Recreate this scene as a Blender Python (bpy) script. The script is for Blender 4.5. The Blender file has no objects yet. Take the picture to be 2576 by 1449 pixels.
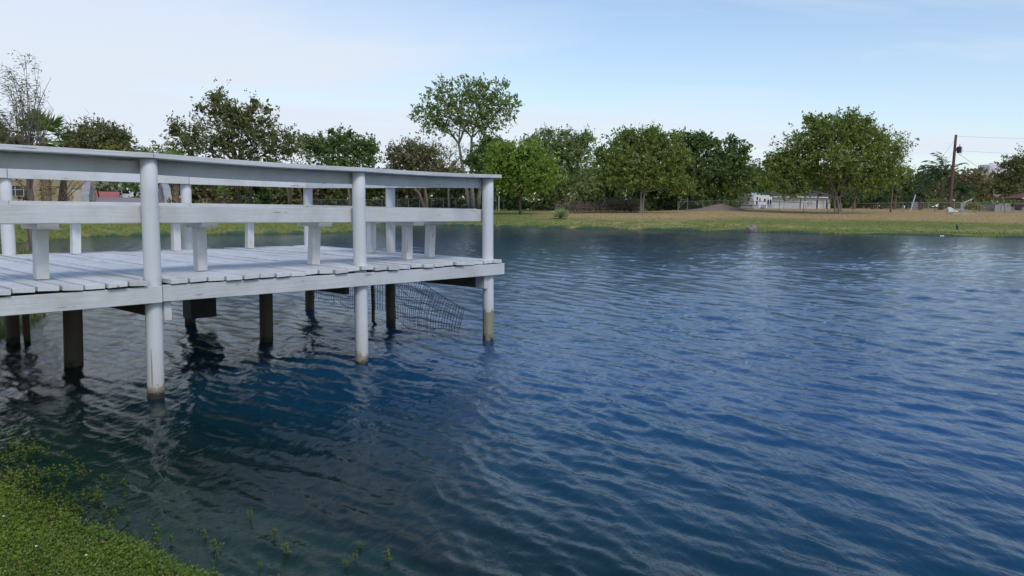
import bpy, math, random
import numpy as np
from mathutils import Vector, Matrix

R = math.radians
rng = np.random.default_rng(7)
random.seed(7)
scene = bpy.context.scene
C = scene.collection

# ------------------------------------------------------------------ camera
EYE, FPX, PITCH, ROLL = 1.57, 1919.6, 0.1012, 0.0108      # pixel measures are in a 2576 px wide frame
cam_d = bpy.data.cameras.new('camera')
cam_d.sensor_width = 36.0
cam_d.lens = FPX / 2576 * 36.0
cam_d.clip_start, cam_d.clip_end = 0.05, 5000
cam = bpy.data.objects.new('camera', cam_d)
C.objects.link(cam)
cam.matrix_world = Matrix.Translation((0, 0, EYE)) @ Matrix.Rotation(math.pi / 2 - PITCH, 4, 'X') @ Matrix.Rotation(ROLL, 4, 'Z')
scene.camera = cam

# ------------------------------------------------------------------ sky and sun
SUN_EL, SUN_AZ = R(46), R(150)        # azimuth measured from +Y towards +X (behind the camera, to the right)
world = bpy.data.worlds.new('World')
scene.world = world
world.use_nodes = True
wn, wl = world.node_tree.nodes, world.node_tree.links
wn.clear()
w_out = wn.new('ShaderNodeOutputWorld'); w_bg = wn.new('ShaderNodeBackground')
sky = wn.new('ShaderNodeTexSky'); sky.sky_type = 'NISHITA'; sky.sun_disc = False
sky.sun_elevation = SUN_EL; sky.sun_rotation = SUN_AZ
sky.air_density = 1.15; sky.dust_density = 0.25; sky.ozone_density = 3.5
tc = wn.new('ShaderNodeTexCoord'); sep = wn.new('ShaderNodeSeparateXYZ')
wl.new(tc.outputs['Generated'], sep.inputs[0])
def wmath(op, a, b=None, c=None, clamp=False):
    n = wn.new('ShaderNodeMath'); n.operation = op; n.use_clamp = clamp
    for i, v in enumerate((a, b, c)):
        if v is None: continue
        if isinstance(v, (int, float)): n.inputs[i].default_value = v
        else: wl.new(v, n.inputs[i])
    return n.outputs[0]
zc = wmath('MAXIMUM', sep.outputs['Z'], 0.0)
den = wmath('ADD', zc, 0.16)
px_ = wmath('DIVIDE', sep.outputs['X'], den); py_ = wmath('DIVIDE', sep.outputs['Y'], den)
comb = wn.new('ShaderNodeCombineXYZ'); wl.new(px_, comb.inputs[0]); wl.new(py_, comb.inputs[1])
mp = wn.new('ShaderNodeMapping'); wl.new(comb.outputs[0], mp.inputs[0])
mp.inputs['Rotation'].default_value = (0, 0, R(-28)); mp.inputs['Scale'].default_value = (0.22, 0.62, 1)
mp.inputs['Location'].default_value = (3.1, 1.7, 0)
n1 = wn.new('ShaderNodeTexNoise'); wl.new(mp.outputs[0], n1.inputs['Vector'])
n1.inputs['Scale'].default_value = 2.1; n1.inputs['Detail'].default_value = 8; n1.inputs['Roughness'].default_value = 0.56
n1.inputs['Distortion'].default_value = 0.6
cl = wmath('MULTIPLY', wmath('SUBTRACT', n1.outputs['Fac'], 0.40), 3.4, clamp=True)
hz = wmath('POWER', wmath('SUBTRACT', 1.0, zc, clamp=True), 3.0)                    # milky veil low over the horizon
lf = wmath('MULTIPLY', wmath('ADD', wmath('MULTIPLY', sep.outputs['X'], -1.0), 0.10), 1.1, clamp=True)   # thicker cirrus to the left
_t = wmath('DIVIDE', wmath('SUBTRACT', zc, 0.15), 0.29, clamp=True)                          # the veil thins out overhead
thin = wmath('SUBTRACT', 1.0, wmath('MULTIPLY', wmath('MULTIPLY', _t, _t), wmath('SUBTRACT', 3.0, wmath('MULTIPLY', _t, 2.0))))
fac = wmath('ADD', wmath('MULTIPLY', cl, 0.78), wmath('ADD', wmath('MULTIPLY', hz, 0.46), wmath('MULTIPLY', lf, 0.95)), clamp=True)
fac = wmath('MULTIPLY', wmath('MULTIPLY', fac, thin), 0.96)
wmix = wn.new('ShaderNodeMix'); wmix.data_type = 'RGBA'
wl.new(fac, wmix.inputs[0]); wl.new(sky.outputs[0], wmix.inputs[6]); wmix.inputs[7].default_value = (4.70, 5.10, 5.72, 1)
wl.new(wmix.outputs[2], w_bg.inputs['Color'])
w_bg.inputs['Strength'].default_value = 0.15
wl.new(w_bg.outputs[0], w_out.inputs['Surface'])

sun_d = bpy.data.lights.new('sun', 'SUN')
sun_d.energy = 1.5; sun_d.angle = R(18); sun_d.color = (1.0, 0.95, 0.88)
sun = bpy.data.objects.new('sun', sun_d); C.objects.link(sun)
sdir = Vector((math.sin(SUN_AZ) * math.cos(SUN_EL), math.cos(SUN_AZ) * math.cos(SUN_EL), math.sin(SUN_EL)))
sun.rotation_euler = (-sdir).to_track_quat('-Z', 'Y').to_euler()

scene.view_settings.view_transform = 'Standard'; scene.view_settings.look = 'None'
scene.view_settings.exposure = 0.12; scene.view_settings.gamma = 1.0
scene.render.engine = 'CYCLES'
scene.cycles.use_denoising = True
scene.cycles.max_bounces = 8; scene.cycles.transparent_max_bounces = 12
scene.cycles.caustics_reflective = False; scene.cycles.caustics_refractive = False

# ------------------------------------------------------------------ measuring helpers
cP, sP, cR, sR = math.cos(PITCH), math.sin(PITCH), math.cos(ROLL), math.sin(ROLL)
def ray(px, py):
    u, v = px - 1288.0, py - 724.5
    a, b = (cR * u + sR * v) / FPX, (-sR * u + cR * v) / FPX
    return np.array([a, cP - b * sP, -sP - b * cP])
def at(px, py, Y):
    d = ray(px, py); return np.array([0, 0, EYE]) + d * (Y / d[1])
def gnd(px, py, z=0.0):
    d = ray(px, py); return np.array([0, 0, EYE]) + d * ((z - EYE) / d[2])
def XofY(px, Y): return at(px, 530, Y)[0]

# ------------------------------------------------------------------ object helpers
def new_mesh(name, verts, faces):
    me = bpy.data.meshes.new(name)
    verts = np.asarray(verts, dtype=np.float32)
    if isinstance(faces, np.ndarray):
        k = faces.shape[1]; nf = len(faces)
        me.vertices.add(len(verts)); me.vertices.foreach_set('co', verts.ravel())
        me.loops.add(nf * k); me.loops.foreach_set('vertex_index', faces.astype(np.int32).ravel())
        me.polygons.add(nf)
        me.polygons.foreach_set('loop_start', np.arange(0, nf * k, k, dtype=np.int32))
        me.update(calc_edges=True)
    else:
        me.from_pydata([tuple(map(float, v)) for v in verts], [], [tuple(f) for f in faces])
        me.update()
    return me
def link(name, me, mat=None, parent=None, loc=None, rot=None, smooth=False):
    o = bpy.data.objects.new(name, me); C.objects.link(o)
    if mat is not None and me is not None and not me.materials: me.materials.append(mat)
    if parent is not None: o.parent = parent
    if loc is not None: o.location = loc
    if rot is not None: o.rotation_euler = rot
    if smooth: me.polygons.foreach_set('use_smooth', np.ones(len(me.polygons), dtype=bool))
    return o
def tag(o, label=None, cat=None, group=None, kind=None):
    if label: o['label'] = label
    if cat: o['category'] = cat
    if group: o['group'] = group
    if kind: o['kind'] = kind
    return o
def thing(name, label, cat, loc=(0, 0, 0), rz=0.0, group=None):
    o = bpy.data.objects.new(name, None); C.objects.link(o)
    o.empty_display_size = 0.2
    o.location = tuple(float(v) for v in loc); o.rotation_euler = (0, 0, rz)
    return tag(o, label, cat, group)

BOXF = np.array([[0, 3, 2, 1], [4, 5, 6, 7], [0, 1, 5, 4], [1, 2, 6, 5], [2, 3, 7, 6], [3, 0, 4, 7]])
class MB:
    """collects quads and triangles for one mesh"""
    def __init__(s): s.v = []; s.f = []; s.n = 0
    def add(s, v, f):
        v = np.asarray(v, float); s.v.append(v)
        s.f.extend([tuple(int(i) + s.n for i in q) for q in f]); s.n += len(v); return s
    def box(s, x0, x1, y0, y1, z0, z1):
        return s.add([(x0, y0, z0), (x1, y0, z0), (x1, y1, z0), (x0, y1, z0), (x0, y0, z1), (x1, y0, z1), (x1, y1, z1), (x0, y1, z1)], BOXF)
    def tube(s, pts, rad, sides=8, cap=True):
        v, f = tube(pts, rad, sides, cap); return s.add(v, f)
    def prism(s, poly, axis, a, b):
        """extrude a 2d polygon along axis 0/1/2 from a to b"""
        n = len(poly); v = []
        for t in (a, b):
            for p in poly:
                q = [p[0], p[1]]; q.insert(axis, t); v.append(q)
        f = [tuple(range(n))[::-1], tuple(range(n, 2 * n))] + [(i, (i + 1) % n, n + (i + 1) % n, n + i) for i in range(n)]
        return s.add(v, f)
    def mesh(s, name): return new_mesh(name, np.concatenate(s.v), s.f)
    def build(s, name, mat, parent=None, loc=None, rot=None, smooth=False, bevel=0.0):
        o = link(name, s.mesh(name), mat, parent, loc, rot, smooth)
        if bevel:
            m = o.modifiers.new('bevel', 'BEVEL'); m.width = bevel; m.segments = 2; m.limit_method = 'ANGLE'
        return o
def tube(pts, rad, sides=8, cap=True):
    pts = np.asarray(pts, float); n = len(pts)
    rad = np.broadcast_to(np.asarray(rad, float), (n,))
    tg = np.gradient(pts, axis=0); tg /= np.linalg.norm(tg, axis=1)[:, None] + 1e-9
    ref = np.array([0.0, 0, 1]) if abs(tg[0][2]) < 0.9 else np.array([1.0, 0, 0])
    a = np.cross(tg, ref); a /= np.linalg.norm(a, axis=1)[:, None] + 1e-9
    b = np.cross(tg, a)
    th = np.arange(sides) * 2 * np.pi / sides
    v = pts[:, None] + rad[:, None, None] * (np.cos(th)[None, :, None] * a[:, None] + np.sin(th)[None, :, None] * b[:, None])
    v = v.reshape(-1, 3); f = []
    for i in range(n - 1):
        for j in range(sides):
            k = (j + 1) % sides
            f.append((i * sides + j, (i + 1) * sides + j, (i + 1) * sides + k, i * sides + k))
    if cap:
        f.append(tuple(range(sides))); f.append(tuple((n - 1) * sides + j for j in range(sides))[::-1])
    return v, f

# ------------------------------------------------------------------ materials
def nodes(name):
    m = bpy.data.materials.new(name); m.use_nodes = True
    nt = m.node_tree; b = nt.nodes['Principled BSDF']
    return m, nt.nodes, nt.links, b
def ramp(n, stops):
    r = n.new('ShaderNodeValToRGB'); e = r.color_ramp.elements
    while len(e) < len(stops): e.new(0.5)
    for i, (p, c) in enumerate(stops): e[i].position = p; e[i].color = (*c, 1)
    return r
def mix(n, l, f, a, b, mode='MIX'):
    m = n.new('ShaderNodeMix'); m.data_type = 'RGBA'; m.blend_type = mode
    for i, v in ((0, f), (6, a), (7, b)):
        if isinstance(v, (int, float)): m.inputs[i].default_value = v
        elif isinstance(v, tuple): m.inputs[i].default_value = (*v, 1) if len(v) == 3 else v
        else: l.new(v, m.inputs[i])
    return m.outputs[2]
def mth(n, l, op, a, b=0.0, clamp=False):
    m = n.new('ShaderNodeMath'); m.operation = op; m.use_clamp = clamp
    for i, v in enumerate((a, b)):
        if isinstance(v, (int, float)): m.inputs[i].default_value = v
        else: l.new(v, m.inputs[i])
    return m.outputs[0]
def noise(n, l, vec, scale, detail=4, rough=0.55, dist=0.0):
    t = n.new('ShaderNodeTexNoise'); t.inputs['Scale'].default_value = scale; t.inputs['Detail'].default_value = detail
    t.inputs['Roughness'].default_value = rough; t.inputs['Distortion'].default_value = dist
    if vec is not None: l.new(vec, t.inputs['Vector'])
    return t.outputs['Fac']
def mapped(n, l, scale=(1, 1, 1), coord='Object', rnd=True):
    t = n.new('ShaderNodeTexCoord'); m = n.new('ShaderNodeMapping'); m.inputs['Scale'].default_value = scale
    src = t.outputs[coord]
    if rnd:
        oi = n.new('ShaderNodeObjectInfo'); va = n.new('ShaderNodeVectorMath'); va.operation = 'MULTIPLY_ADD'
        cv = n.new('ShaderNodeCombineXYZ')
        for i in range(3): l.new(oi.outputs['Random'], cv.inputs[i])
        l.new(cv.outputs[0], va.inputs[0]); va.inputs[1].default_value = (37, 53, 71); l.new(src, va.inputs[2]); src = va.outputs[0]
    l.new(src, m.inputs[0]); return m.outputs[0]
def bump(n, l, b, h, strength=0.3, dist=0.02):
    u = n.new('ShaderNodeBump'); u.inputs['Strength'].default_value = strength; u.inputs['Distance'].default_value = dist
    l.new(h, u.inputs['Height']); l.new(u.outputs[0], b.inputs['Normal'])
def basic(name, c1, c2=None, scale=6.0, rough=0.7, bmp=0.0, stretch=(1, 1, 1), metal=0.0, bd=0.02):
    m, n, l, b = nodes(name); b.inputs['Roughness'].default_value = rough; b.inputs['Metallic'].default_value = metal
    v = mapped(n, l, stretch)
    f = noise(n, l, v, scale, 6, 0.6)
    r = ramp(n, [(0.3, c1), (0.72, c2 or tuple(x * 0.75 for x in c1))]); l.new(f, r.inputs[0])
    l.new(r.outputs[0], b.inputs['Base Color'])
    if bmp: bump(n, l, b, f, bmp, bd)
    return m

def paint_mat(name, axis=0, tone=0.70, dirt=0.75):
    """old white paint on sawn timber: grain along one axis, grime blotches, knots and chips"""
    m, n, l, b = nodes(name); b.inputs['Roughness'].default_value = 0.62
    b.inputs['Specular IOR Level'].default_value = 0.3
    st = [9.0, 9.0, 9.0]; st[axis] = 0.5
    v = mapped(n, l); vg = mapped(n, l, tuple(st))
    g = noise(n, l, vg, 5.0, 8, 0.65, 0.4)
    blot = noise(n, l, v, 2.3, 5, 0.6, 0.2)
    fine = noise(n, l, v, 38, 4, 0.7)
    kn = n.new('ShaderNodeTexVoronoi'); kn.inputs['Scale'].default_value = 2.6; l.new(v, kn.inputs['Vector'])
    chip = mth(n, l, 'LESS_THAN', kn.outputs['Distance'], 0.028)
    vg2 = mapped(n, l, tuple(2.2 if i != axis else 0.25 for i in range(3)))
    crack = mth(n, l, 'GREATER_THAN', noise(n, l, vg2, 12, 3, 0.5), 0.70)
    base = mix(n, l, g, (tone * 1.03, tone * 1.01, tone * 0.99), (tone * 0.86, tone * 0.85, tone * 0.84))
    dr = ramp(n, [(0.42, (0, 0, 0)), (0.72, (1, 1, 1))]); l.new(blot, dr.inputs[0])
    base = mix(n, l, mth(n, l, 'MULTIPLY', dr.outputs[0], dirt), base, (0.46, 0.45, 0.40))
    fr = ramp(n, [(0.62, (0, 0, 0)), (0.80, (1, 1, 1))]); l.new(fine, fr.inputs[0])
    base = mix(n, l, mth(n, l, 'MULTIPLY', fr.outputs[0], 0.55), base, (0.36, 0.35, 0.33))
    base = mix(n, l, mth(n, l, 'MAXIMUM', mth(n, l, 'MULTIPLY', chip, 0.7), mth(n, l, 'MULTIPLY', crack, 0.55)), base, (0.12, 0.11, 0.10))
    oi = n.new('ShaderNodeObjectInfo')
    hv = n.new('ShaderNodeHueSaturation'); l.new(base, hv.inputs['Color'])
    l.new(mth(n, l, 'ADD', mth(n, l, 'MULTIPLY', oi.outputs['Random'], 0.12), 0.92), hv.inputs['Value'])
    l.new(hv.outputs[0], b.inputs['Base Color'])
    h = mth(n, l, 'SUBTRACT', g, mth(n, l, 'MULTIPLY', mth(n, l, 'MAXIMUM', chip, crack), 1.2))
    bump(n, l, b, h, 0.55, 0.008)
    return m
M_pu, M_pv, M_pz = paint_mat('white_paint_along', 0), paint_mat('white_paint_across', 1, 0.76, 0.65), paint_mat('white_paint_upright', 2)

def post_mat(name, line, stain, wood, wood2):
    """round pile: white paint above a ragged line, bare weathered wood below, wet and algae-dark at the waterline"""
    m, n, l, b = nodes(name); b.inputs['Roughness'].default_value = 0.7; b.inputs['Specular IOR Level'].default_value = 0.3
    t = n.new('ShaderNodeTexCoord'); sp = n.new('ShaderNodeSeparateXYZ'); l.new(t.outputs['Object'], sp.inputs[0])
    v = mapped(n, l); vg = mapped(n, l, (1, 1, 0.06))
    rag = noise(n, l, v, 11, 5, 0.6); low = noise(n, l, v, 2.2, 3)
    grain = noise(n, l, vg, 26, 6, 0.7)
    z = mth(n, l, 'ADD', sp.outputs['Z'], mth(n, l, 'MULTIPLY', mth(n, l, 'SUBTRACT', rag, 0.5), 0.26))
    z = mth(n, l, 'ADD', z, mth(n, l, 'MULTIPLY', mth(n, l, 'SUBTRACT', low, 0.5), 0.16))
    painted = mth(n, l, 'MULTIPLY', mth(n, l, 'SUBTRACT', z, line), 40.0, True)
    wet = mth(n, l, 'SUBTRACT', 1.0, mth(n, l, 'MULTIPLY', mth(n, l, 'SUBTRACT', z, 0.015), 16.0, True), True)
    pc = mix(n, l, grain, (0.72, 0.71, 0.70), (0.58, 0.575, 0.565))
    st = mth(n, l, 'SUBTRACT', 1.0, mth(n, l, 'MULTIPLY', mth(n, l, 'SUBTRACT', z, line), 1.0 / stain, True), True)
    pc = mix(n, l, mth(n, l, 'MULTIPLY', st, 0.6), pc, (0.50, 0.45, 0.36))
    fr = ramp(n, [(0.60, (0, 0, 0)), (0.78, (1, 1, 1))]); l.new(noise(n, l, v, 5, 6, 0.65), fr.inputs[0])
    pc = mix(n, l, mth(n, l, 'MULTIPLY', fr.outputs[0], 0.40), pc, (0.44, 0.41, 0.36))
    vc = mapped(n, l, (1, 1, 0.05)); cr = mth(n, l, 'GREATER_THAN', noise(n, l, vc, 16, 2, 0.5), 0.69)
    pc = mix(n, l, mth(n, l, 'MULTIPLY', cr, 0.6), pc, (0.13, 0.12, 0.11))
    wc = mix(n, l, grain, wood, wood2)
    c = mix(n, l, painted, wc, pc); c = mix(n, l, wet, c, (0.035, 0.032, 0.02))
    l.new(c, b.inputs['Base Color'])
    bump(n, l, b, mth(n, l, 'SUBTRACT', grain, cr), 0.4, 0.006)
    return m
M_post_a = post_mat('pile_near', 0.10, 0.34, (0.42, 0.37, 0.28), (0.22, 0.18, 0.12))
M_post_b = post_mat('pile_end', 0.36, 0.12, (0.36, 0.36, 0.24), (0.20, 0.17, 0.11))
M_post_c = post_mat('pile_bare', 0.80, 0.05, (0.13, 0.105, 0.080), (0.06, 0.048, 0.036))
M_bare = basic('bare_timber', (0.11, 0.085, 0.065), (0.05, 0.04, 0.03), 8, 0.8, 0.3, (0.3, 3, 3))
M_black = basic('black_panel', (0.035, 0.034, 0.034), (0.02, 0.02, 0.02), 6, 0.7, 0.2)
M_wire = basic('rusty_wire', (0.05, 0.045, 0.04), (0.10, 0.06, 0.04), 20, 0.6, 0, metal=0.3)
M_galv = basic('galvanised', (0.36, 0.37, 0.37), (0.22, 0.23, 0.22), 8, 0.55, 0, metal=0.3)
M_greenrail = basic('green_rail', (0.20, 0.27, 0.23), (0.13, 0.18, 0.15), 8, 0.6)

def leaf_mat(name, c1, c2, trans=0.32):
    m = bpy.data.materials.new(name); m.use_nodes = True; n, l = m.node_tree.nodes, m.node_tree.links; n.clear()
    out = n.new('ShaderNodeOutputMaterial'); d = n.new('ShaderNodeBsdfDiffuse'); t = n.new('ShaderNodeBsdfTranslucent')
    g = n.new('ShaderNodeBsdfGlossy'); g.inputs['Roughness'].default_value = 0.5
    a = n.new('ShaderNodeAttribute'); a.attribute_name = 'tint'
    c = mix(n, l, a.outputs['Fac'], c1, c2)
    l.new(c, d.inputs['Color']); tcol = mix(n, l, 0.35, c, (0.30, 0.36, 0.04), 'MIX'); l.new(tcol, t.inputs['Color'])
    m1 = n.new('ShaderNodeMixShader'); m1.inputs[0].default_value = trans; l.new(d.outputs[0], m1.inputs[1]); l.new(t.outputs[0], m1.inputs[2])
    m2 = n.new('ShaderNodeMixShader'); m2.inputs[0].default_value = 0.035; l.new(m1.outputs[0], m2.inputs[1]); l.new(g.outputs[0], m2.inputs[2])
    l.new(m2.outputs[0], out.inputs['Surface']); return m
L_mesq = leaf_mat('leaf_olive', (0.1219, 0.1363, 0.0491), (0.2438, 0.2363, 0.092))
L_grey = leaf_mat('leaf_greyish', (0.1728, 0.16, 0.0767), (0.3049, 0.2636, 0.138))
L_bright = leaf_mat('leaf_bright', (0.1879, 0.2965, 0.0466), (0.3645, 0.4743, 0.08), 0.4)
L_mid = leaf_mat('leaf_mid', (0.1583, 0.2226, 0.0444), (0.294, 0.3441, 0.0767), 0.36)
L_willow = leaf_mat('leaf_willow', (0.1697, 0.2372, 0.0719), (0.3181, 0.37, 0.1279), 0.38)
L_dark = leaf_mat('leaf_dark', (0.0847, 0.1423, 0.0439), (0.1987, 0.2609, 0.0679))
L_tall = leaf_mat('leaf_tall', (0.1608, 0.2466, 0.0693), (0.3102, 0.37, 0.1005), 0.4)
L_brown = leaf_mat('leaf_brown', (0.1767, 0.1344, 0.0599), (0.2827, 0.1977, 0.0933))
L_yellow = leaf_mat('leaf_yellow', (0.2651, 0.2372, 0.0467), (0.4417, 0.3478, 0.0667), 0.4)
L_sparse = leaf_mat('leaf_sparse', (0.106, 0.1344, 0.0599), (0.2297, 0.2213, 0.0933))
L_palm = leaf_mat('leaf_palm', (0.1413, 0.2403, 0.0747), (0.3253, 0.4174, 0.128), 0.3)
L_cover = leaf_mat('leaf_groundcover', (0.12, 0.2, 0.016), (0.33, 0.4, 0.045), 0.4)
L_cover2 = leaf_mat('leaf_waterplant', (0.0825, 0.1237, 0.0112), (0.1875, 0.225, 0.0263), 0.4)
L_turf = leaf_mat('leaf_turf', (0.13, 0.15, 0.035), (0.29, 0.25, 0.085), 0.3)
L_queen = leaf_mat('leaf_queen', (0.05, 0.085, 0.034), (0.13, 0.18, 0.07), 0.3)
L_lawn = leaf_mat('leaf_lawn', (0.19, 0.25, 0.055), (0.62, 0.44, 0.195), 0.48)
L_twig = leaf_mat('dry_twigs', (0.15, 0.105, 0.075), (0.26, 0.19, 0.13), 0.1)
L_agave = leaf_mat('leaf_sotol', (0.27, 0.354, 0.166), (0.562, 0.562, 0.25), 0.2)
M_bark = basic('bark', (0.20, 0.155, 0.115), (0.095, 0.072, 0.055), 5, 0.9, 0.5, (1, 1, 0.3))
M_barkd = basic('bark_dark', (0.085, 0.068, 0.055), (0.045, 0.036, 0.030), 5, 0.9, 0.5, (1, 1, 0.3))
M_barkl = basic('bark_pale', (0.27, 0.24, 0.20), (0.15, 0.13, 0.11), 5, 0.9, 0.4, (1, 1, 0.3))
M_palmtr = basic('palm_trunk', (0.28, 0.19, 0.13), (0.12, 0.075, 0.05), 7, 0.9, 0.5, (1, 1, 2))

# ------------------------------------------------------------------ shoreline and terrain
def P2(*a): return [tuple(gnd(x, y)[:2]) for x, y in a]
shore = P2((445, 1449), (345, 1396), (225, 1345), (100, 1298), (-20, 1232), (-130, 1165), (-270, 1080), (-230, 930), (-120, 884),
           (0, 852), (55, 822), (98, 794), (140, 740), (150, 690), (125, 655), (95, 640), (35, 628), (-60, 625), (-300, 628),
           (-420, 622), (-200, 618), (0, 615), (60, 611), (120, 604), (190, 597), (280, 594), (370, 592), (500, 590), (650, 588.5), (780, 587),
           (890, 584), (935, 580.5), (950, 577), (930, 573))
shore += [tuple(gnd(820, 567.0)[:2]), tuple(gnd(900, 564)[:2]), tuple(gnd(1000, 563.6)[:2])]
shore += P2((1070, 564.5), (1160, 567.5), (1250, 570.5), (1380, 573.2), (1500, 575.6), (1620, 577.5), (1700, 579), (1800, 581), (1890, 583), (2040, 586.5), (2200, 590), (2380, 594), (2576, 598), (2800, 603))
shore += [(62, 50), (75, 40), (80, 20), (60, 2), (30, -6), (10, -4), (4.0, -1.4), (2.4, -0.4), (1.3, 0.8), (0.3, 1.85), (-0.5, 2.6)]
SH = np.array(shore, float)
def value_noise(x, y, s, seed=0):
    """smooth value noise in 0..1"""
    x = x * s + 13.7 * seed; y = y * s - 7.3 * seed
    xi, yi = np.floor(x), np.floor(y); xf, yf = x - xi, y - yi
    def h(a, b):
        t = np.sin(a * 127.1 + b * 311.7 + seed * 17.3) * 43758.5453; return t - np.floor(t)
    u, v = xf * xf * (3 - 2 * xf), yf * yf * (3 - 2 * yf)
    return (h(xi, yi) * (1 - u) + h(xi + 1, yi) * u) * (1 - v) + (h(xi, yi + 1) * (1 - u) + h(xi + 1, yi + 1) * u) * v
def sdist(x, y):
    """signed distance to the shoreline, positive on land"""
    x = np.asarray(x, float); y = np.asarray(y, float)
    d2 = np.full(x.shape, 1e18); ins = np.zeros(x.shape, bool)
    n = len(SH)
    for i in range(n):
        ax, ay = SH[i]; bx, by = SH[(i + 1) % n]
        ex, ey = bx - ax, by - ay
        t = np.clip(((x - ax) * ex + (y - ay) * ey) / (ex * ex + ey * ey + 1e-12), 0, 1)
        d2 = np.minimum(d2, (x - ax - t * ex) ** 2 + (y - ay - t * ey) ** 2)
        c = (ay > y) != (by > y)
        ins ^= c & (x < (bx - ax) * (y - ay) / (by - ay + 1e-12) + ax)
    d = np.sqrt(d2)
    return np.where(ins, -d, d)
def sstep(a, b, x):
    t = np.clip((x - a) / (b - a), 0, 1); return t * t * (3 - 2 * t)
def zt(x, y, sd=None):
    x = np.asarray(x, float); y = np.asarray(y, float)
    if sd is None: sd = sdist(x, y)
    far = sstep(24, 32, y)
    wob = (value_noise(x, y, 0.9, 1) - 0.5) * 0.5 * far + (value_noise(x, y, 3.1, 2) - 0.5) * 0.12
    s = sd + wob * np.clip(np.abs(sd) * 2, 0.3, 1)
    t = x / np.maximum(y, 1.0)
    wr = sstep(0.16, 0.40, t); wlft = 1 - sstep(-0.22, -0.06, t)
    cap = 1.55 * (1 - wr) * (1 - wlft) + 3.2 * wr + 1.25 * wlft
    k = 0.12 * (1 - wr) * (1 - wlft) + 0.055 * wr + 0.22 * wlft
    cap = 0.30 * (1 - far) + cap * far; k = 0.045 * (1 - far) + k * far
    sl = np.maximum(s, 0)
    lip = (0.05 * (1 - far) + 0.16 * far) * sstep(0, 0.35, sl)
    land = lip + cap * (1 - np.exp(-sl * k / cap))
    land = land + (value_noise(x, y, 0.11, 3) - 0.5) * 0.16 * sstep(4, 14, sl) * far
    w = np.maximum(-s, 0)
    sh_ = 1.0 - 0.7 * sstep(-0.9, 0.6, x)                  # the bed drops away sooner in front of the camera
    bed = -(0.20 * np.minimum(w, sh_) + 0.62 * np.clip(w - sh_, 0, 4.2))
    return np.where(s > 0, land, bed)
def zt1(x, y): return float(zt(np.array([x]), np.array([y]))[0])
def base(px, Y):
    X = XofY(px, Y); return np.array([X, Y, zt1(X, Y)])

def polar(r0, r1, g, dense, da, coarse):
    nr = int(math.log(r1 / r0) / math.log(g)) + 1
    r = r0 * g ** np.arange(nr)
    a = np.concatenate([np.linspace(-180, -dense, coarse, endpoint=False), np.arange(-dense, dense, da), np.linspace(dense, 180, coarse + 1)])
    a = np.radians(a)
    rr, aa = np.meshgrid(r, a, indexing='ij')
    x, y = rr * np.sin(aa), rr * np.cos(aa)
    n, k = len(r), len(a)
    i = np.arange((n - 1) * (k - 1)); ri, ci = i // (k - 1), i % (k - 1)
    f = np.stack([ri * k + ci, ri * k + ci + 1, (ri + 1) * k + ci + 1, (ri + 1) * k + ci], 1)
    return x.ravel(), y.ravel(), f
gx, gy, gf = polar(0.25, 2600, 1.0145, 50, 0.40, 24)
gsd = sdist(gx, gy)
gz = zt(gx, gy, gsd)
me = new_mesh('ground', np.stack([gx, gy, gz], 1), gf)
# real colour zones of the soil: lush near the camera, green left bank, straw and bare earth up the far bank
t_ = gx / np.maximum(gy, 1)
farm = sstep(26, 34, gy)
rightw = sstep(-0.03, 0.10, t_) * farm
edge_n = (value_noise(gx, gy, 0.22, 5) - 0.5) * 7 + (value_noise(gx, gy, 0.9, 6) - 0.5) * 3
rr_ = sstep(0.16, 0.40, t_)
lim = 7.5 + 9 * rr_
dry = sstep(lim - 3, lim + 5, gsd + edge_n) * rightw
green_l = 1 - rightw
straw = np.clip(sstep(1.2, 3.2, gsd) * (1 - sstep(3.5, 7.5, gsd + edge_n * 0.6)) * 0.75 * rightw * rr_ + (1 - rr_) * rightw * 0.75
                + farm * (1 - rightw) * (1 - sstep(0.8, 2.0, gsd)) * 0.35, 0, 1)
for nm, arr in (('dry', dry), ('straw', straw), ('lush', (1 - farm)), ('depth', np.maximum(-gz, 0))):
    at_ = me.attributes.new(nm, 'FLOAT', 'POINT'); at_.data.foreach_set('value', arr.astype(np.float32))
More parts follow.
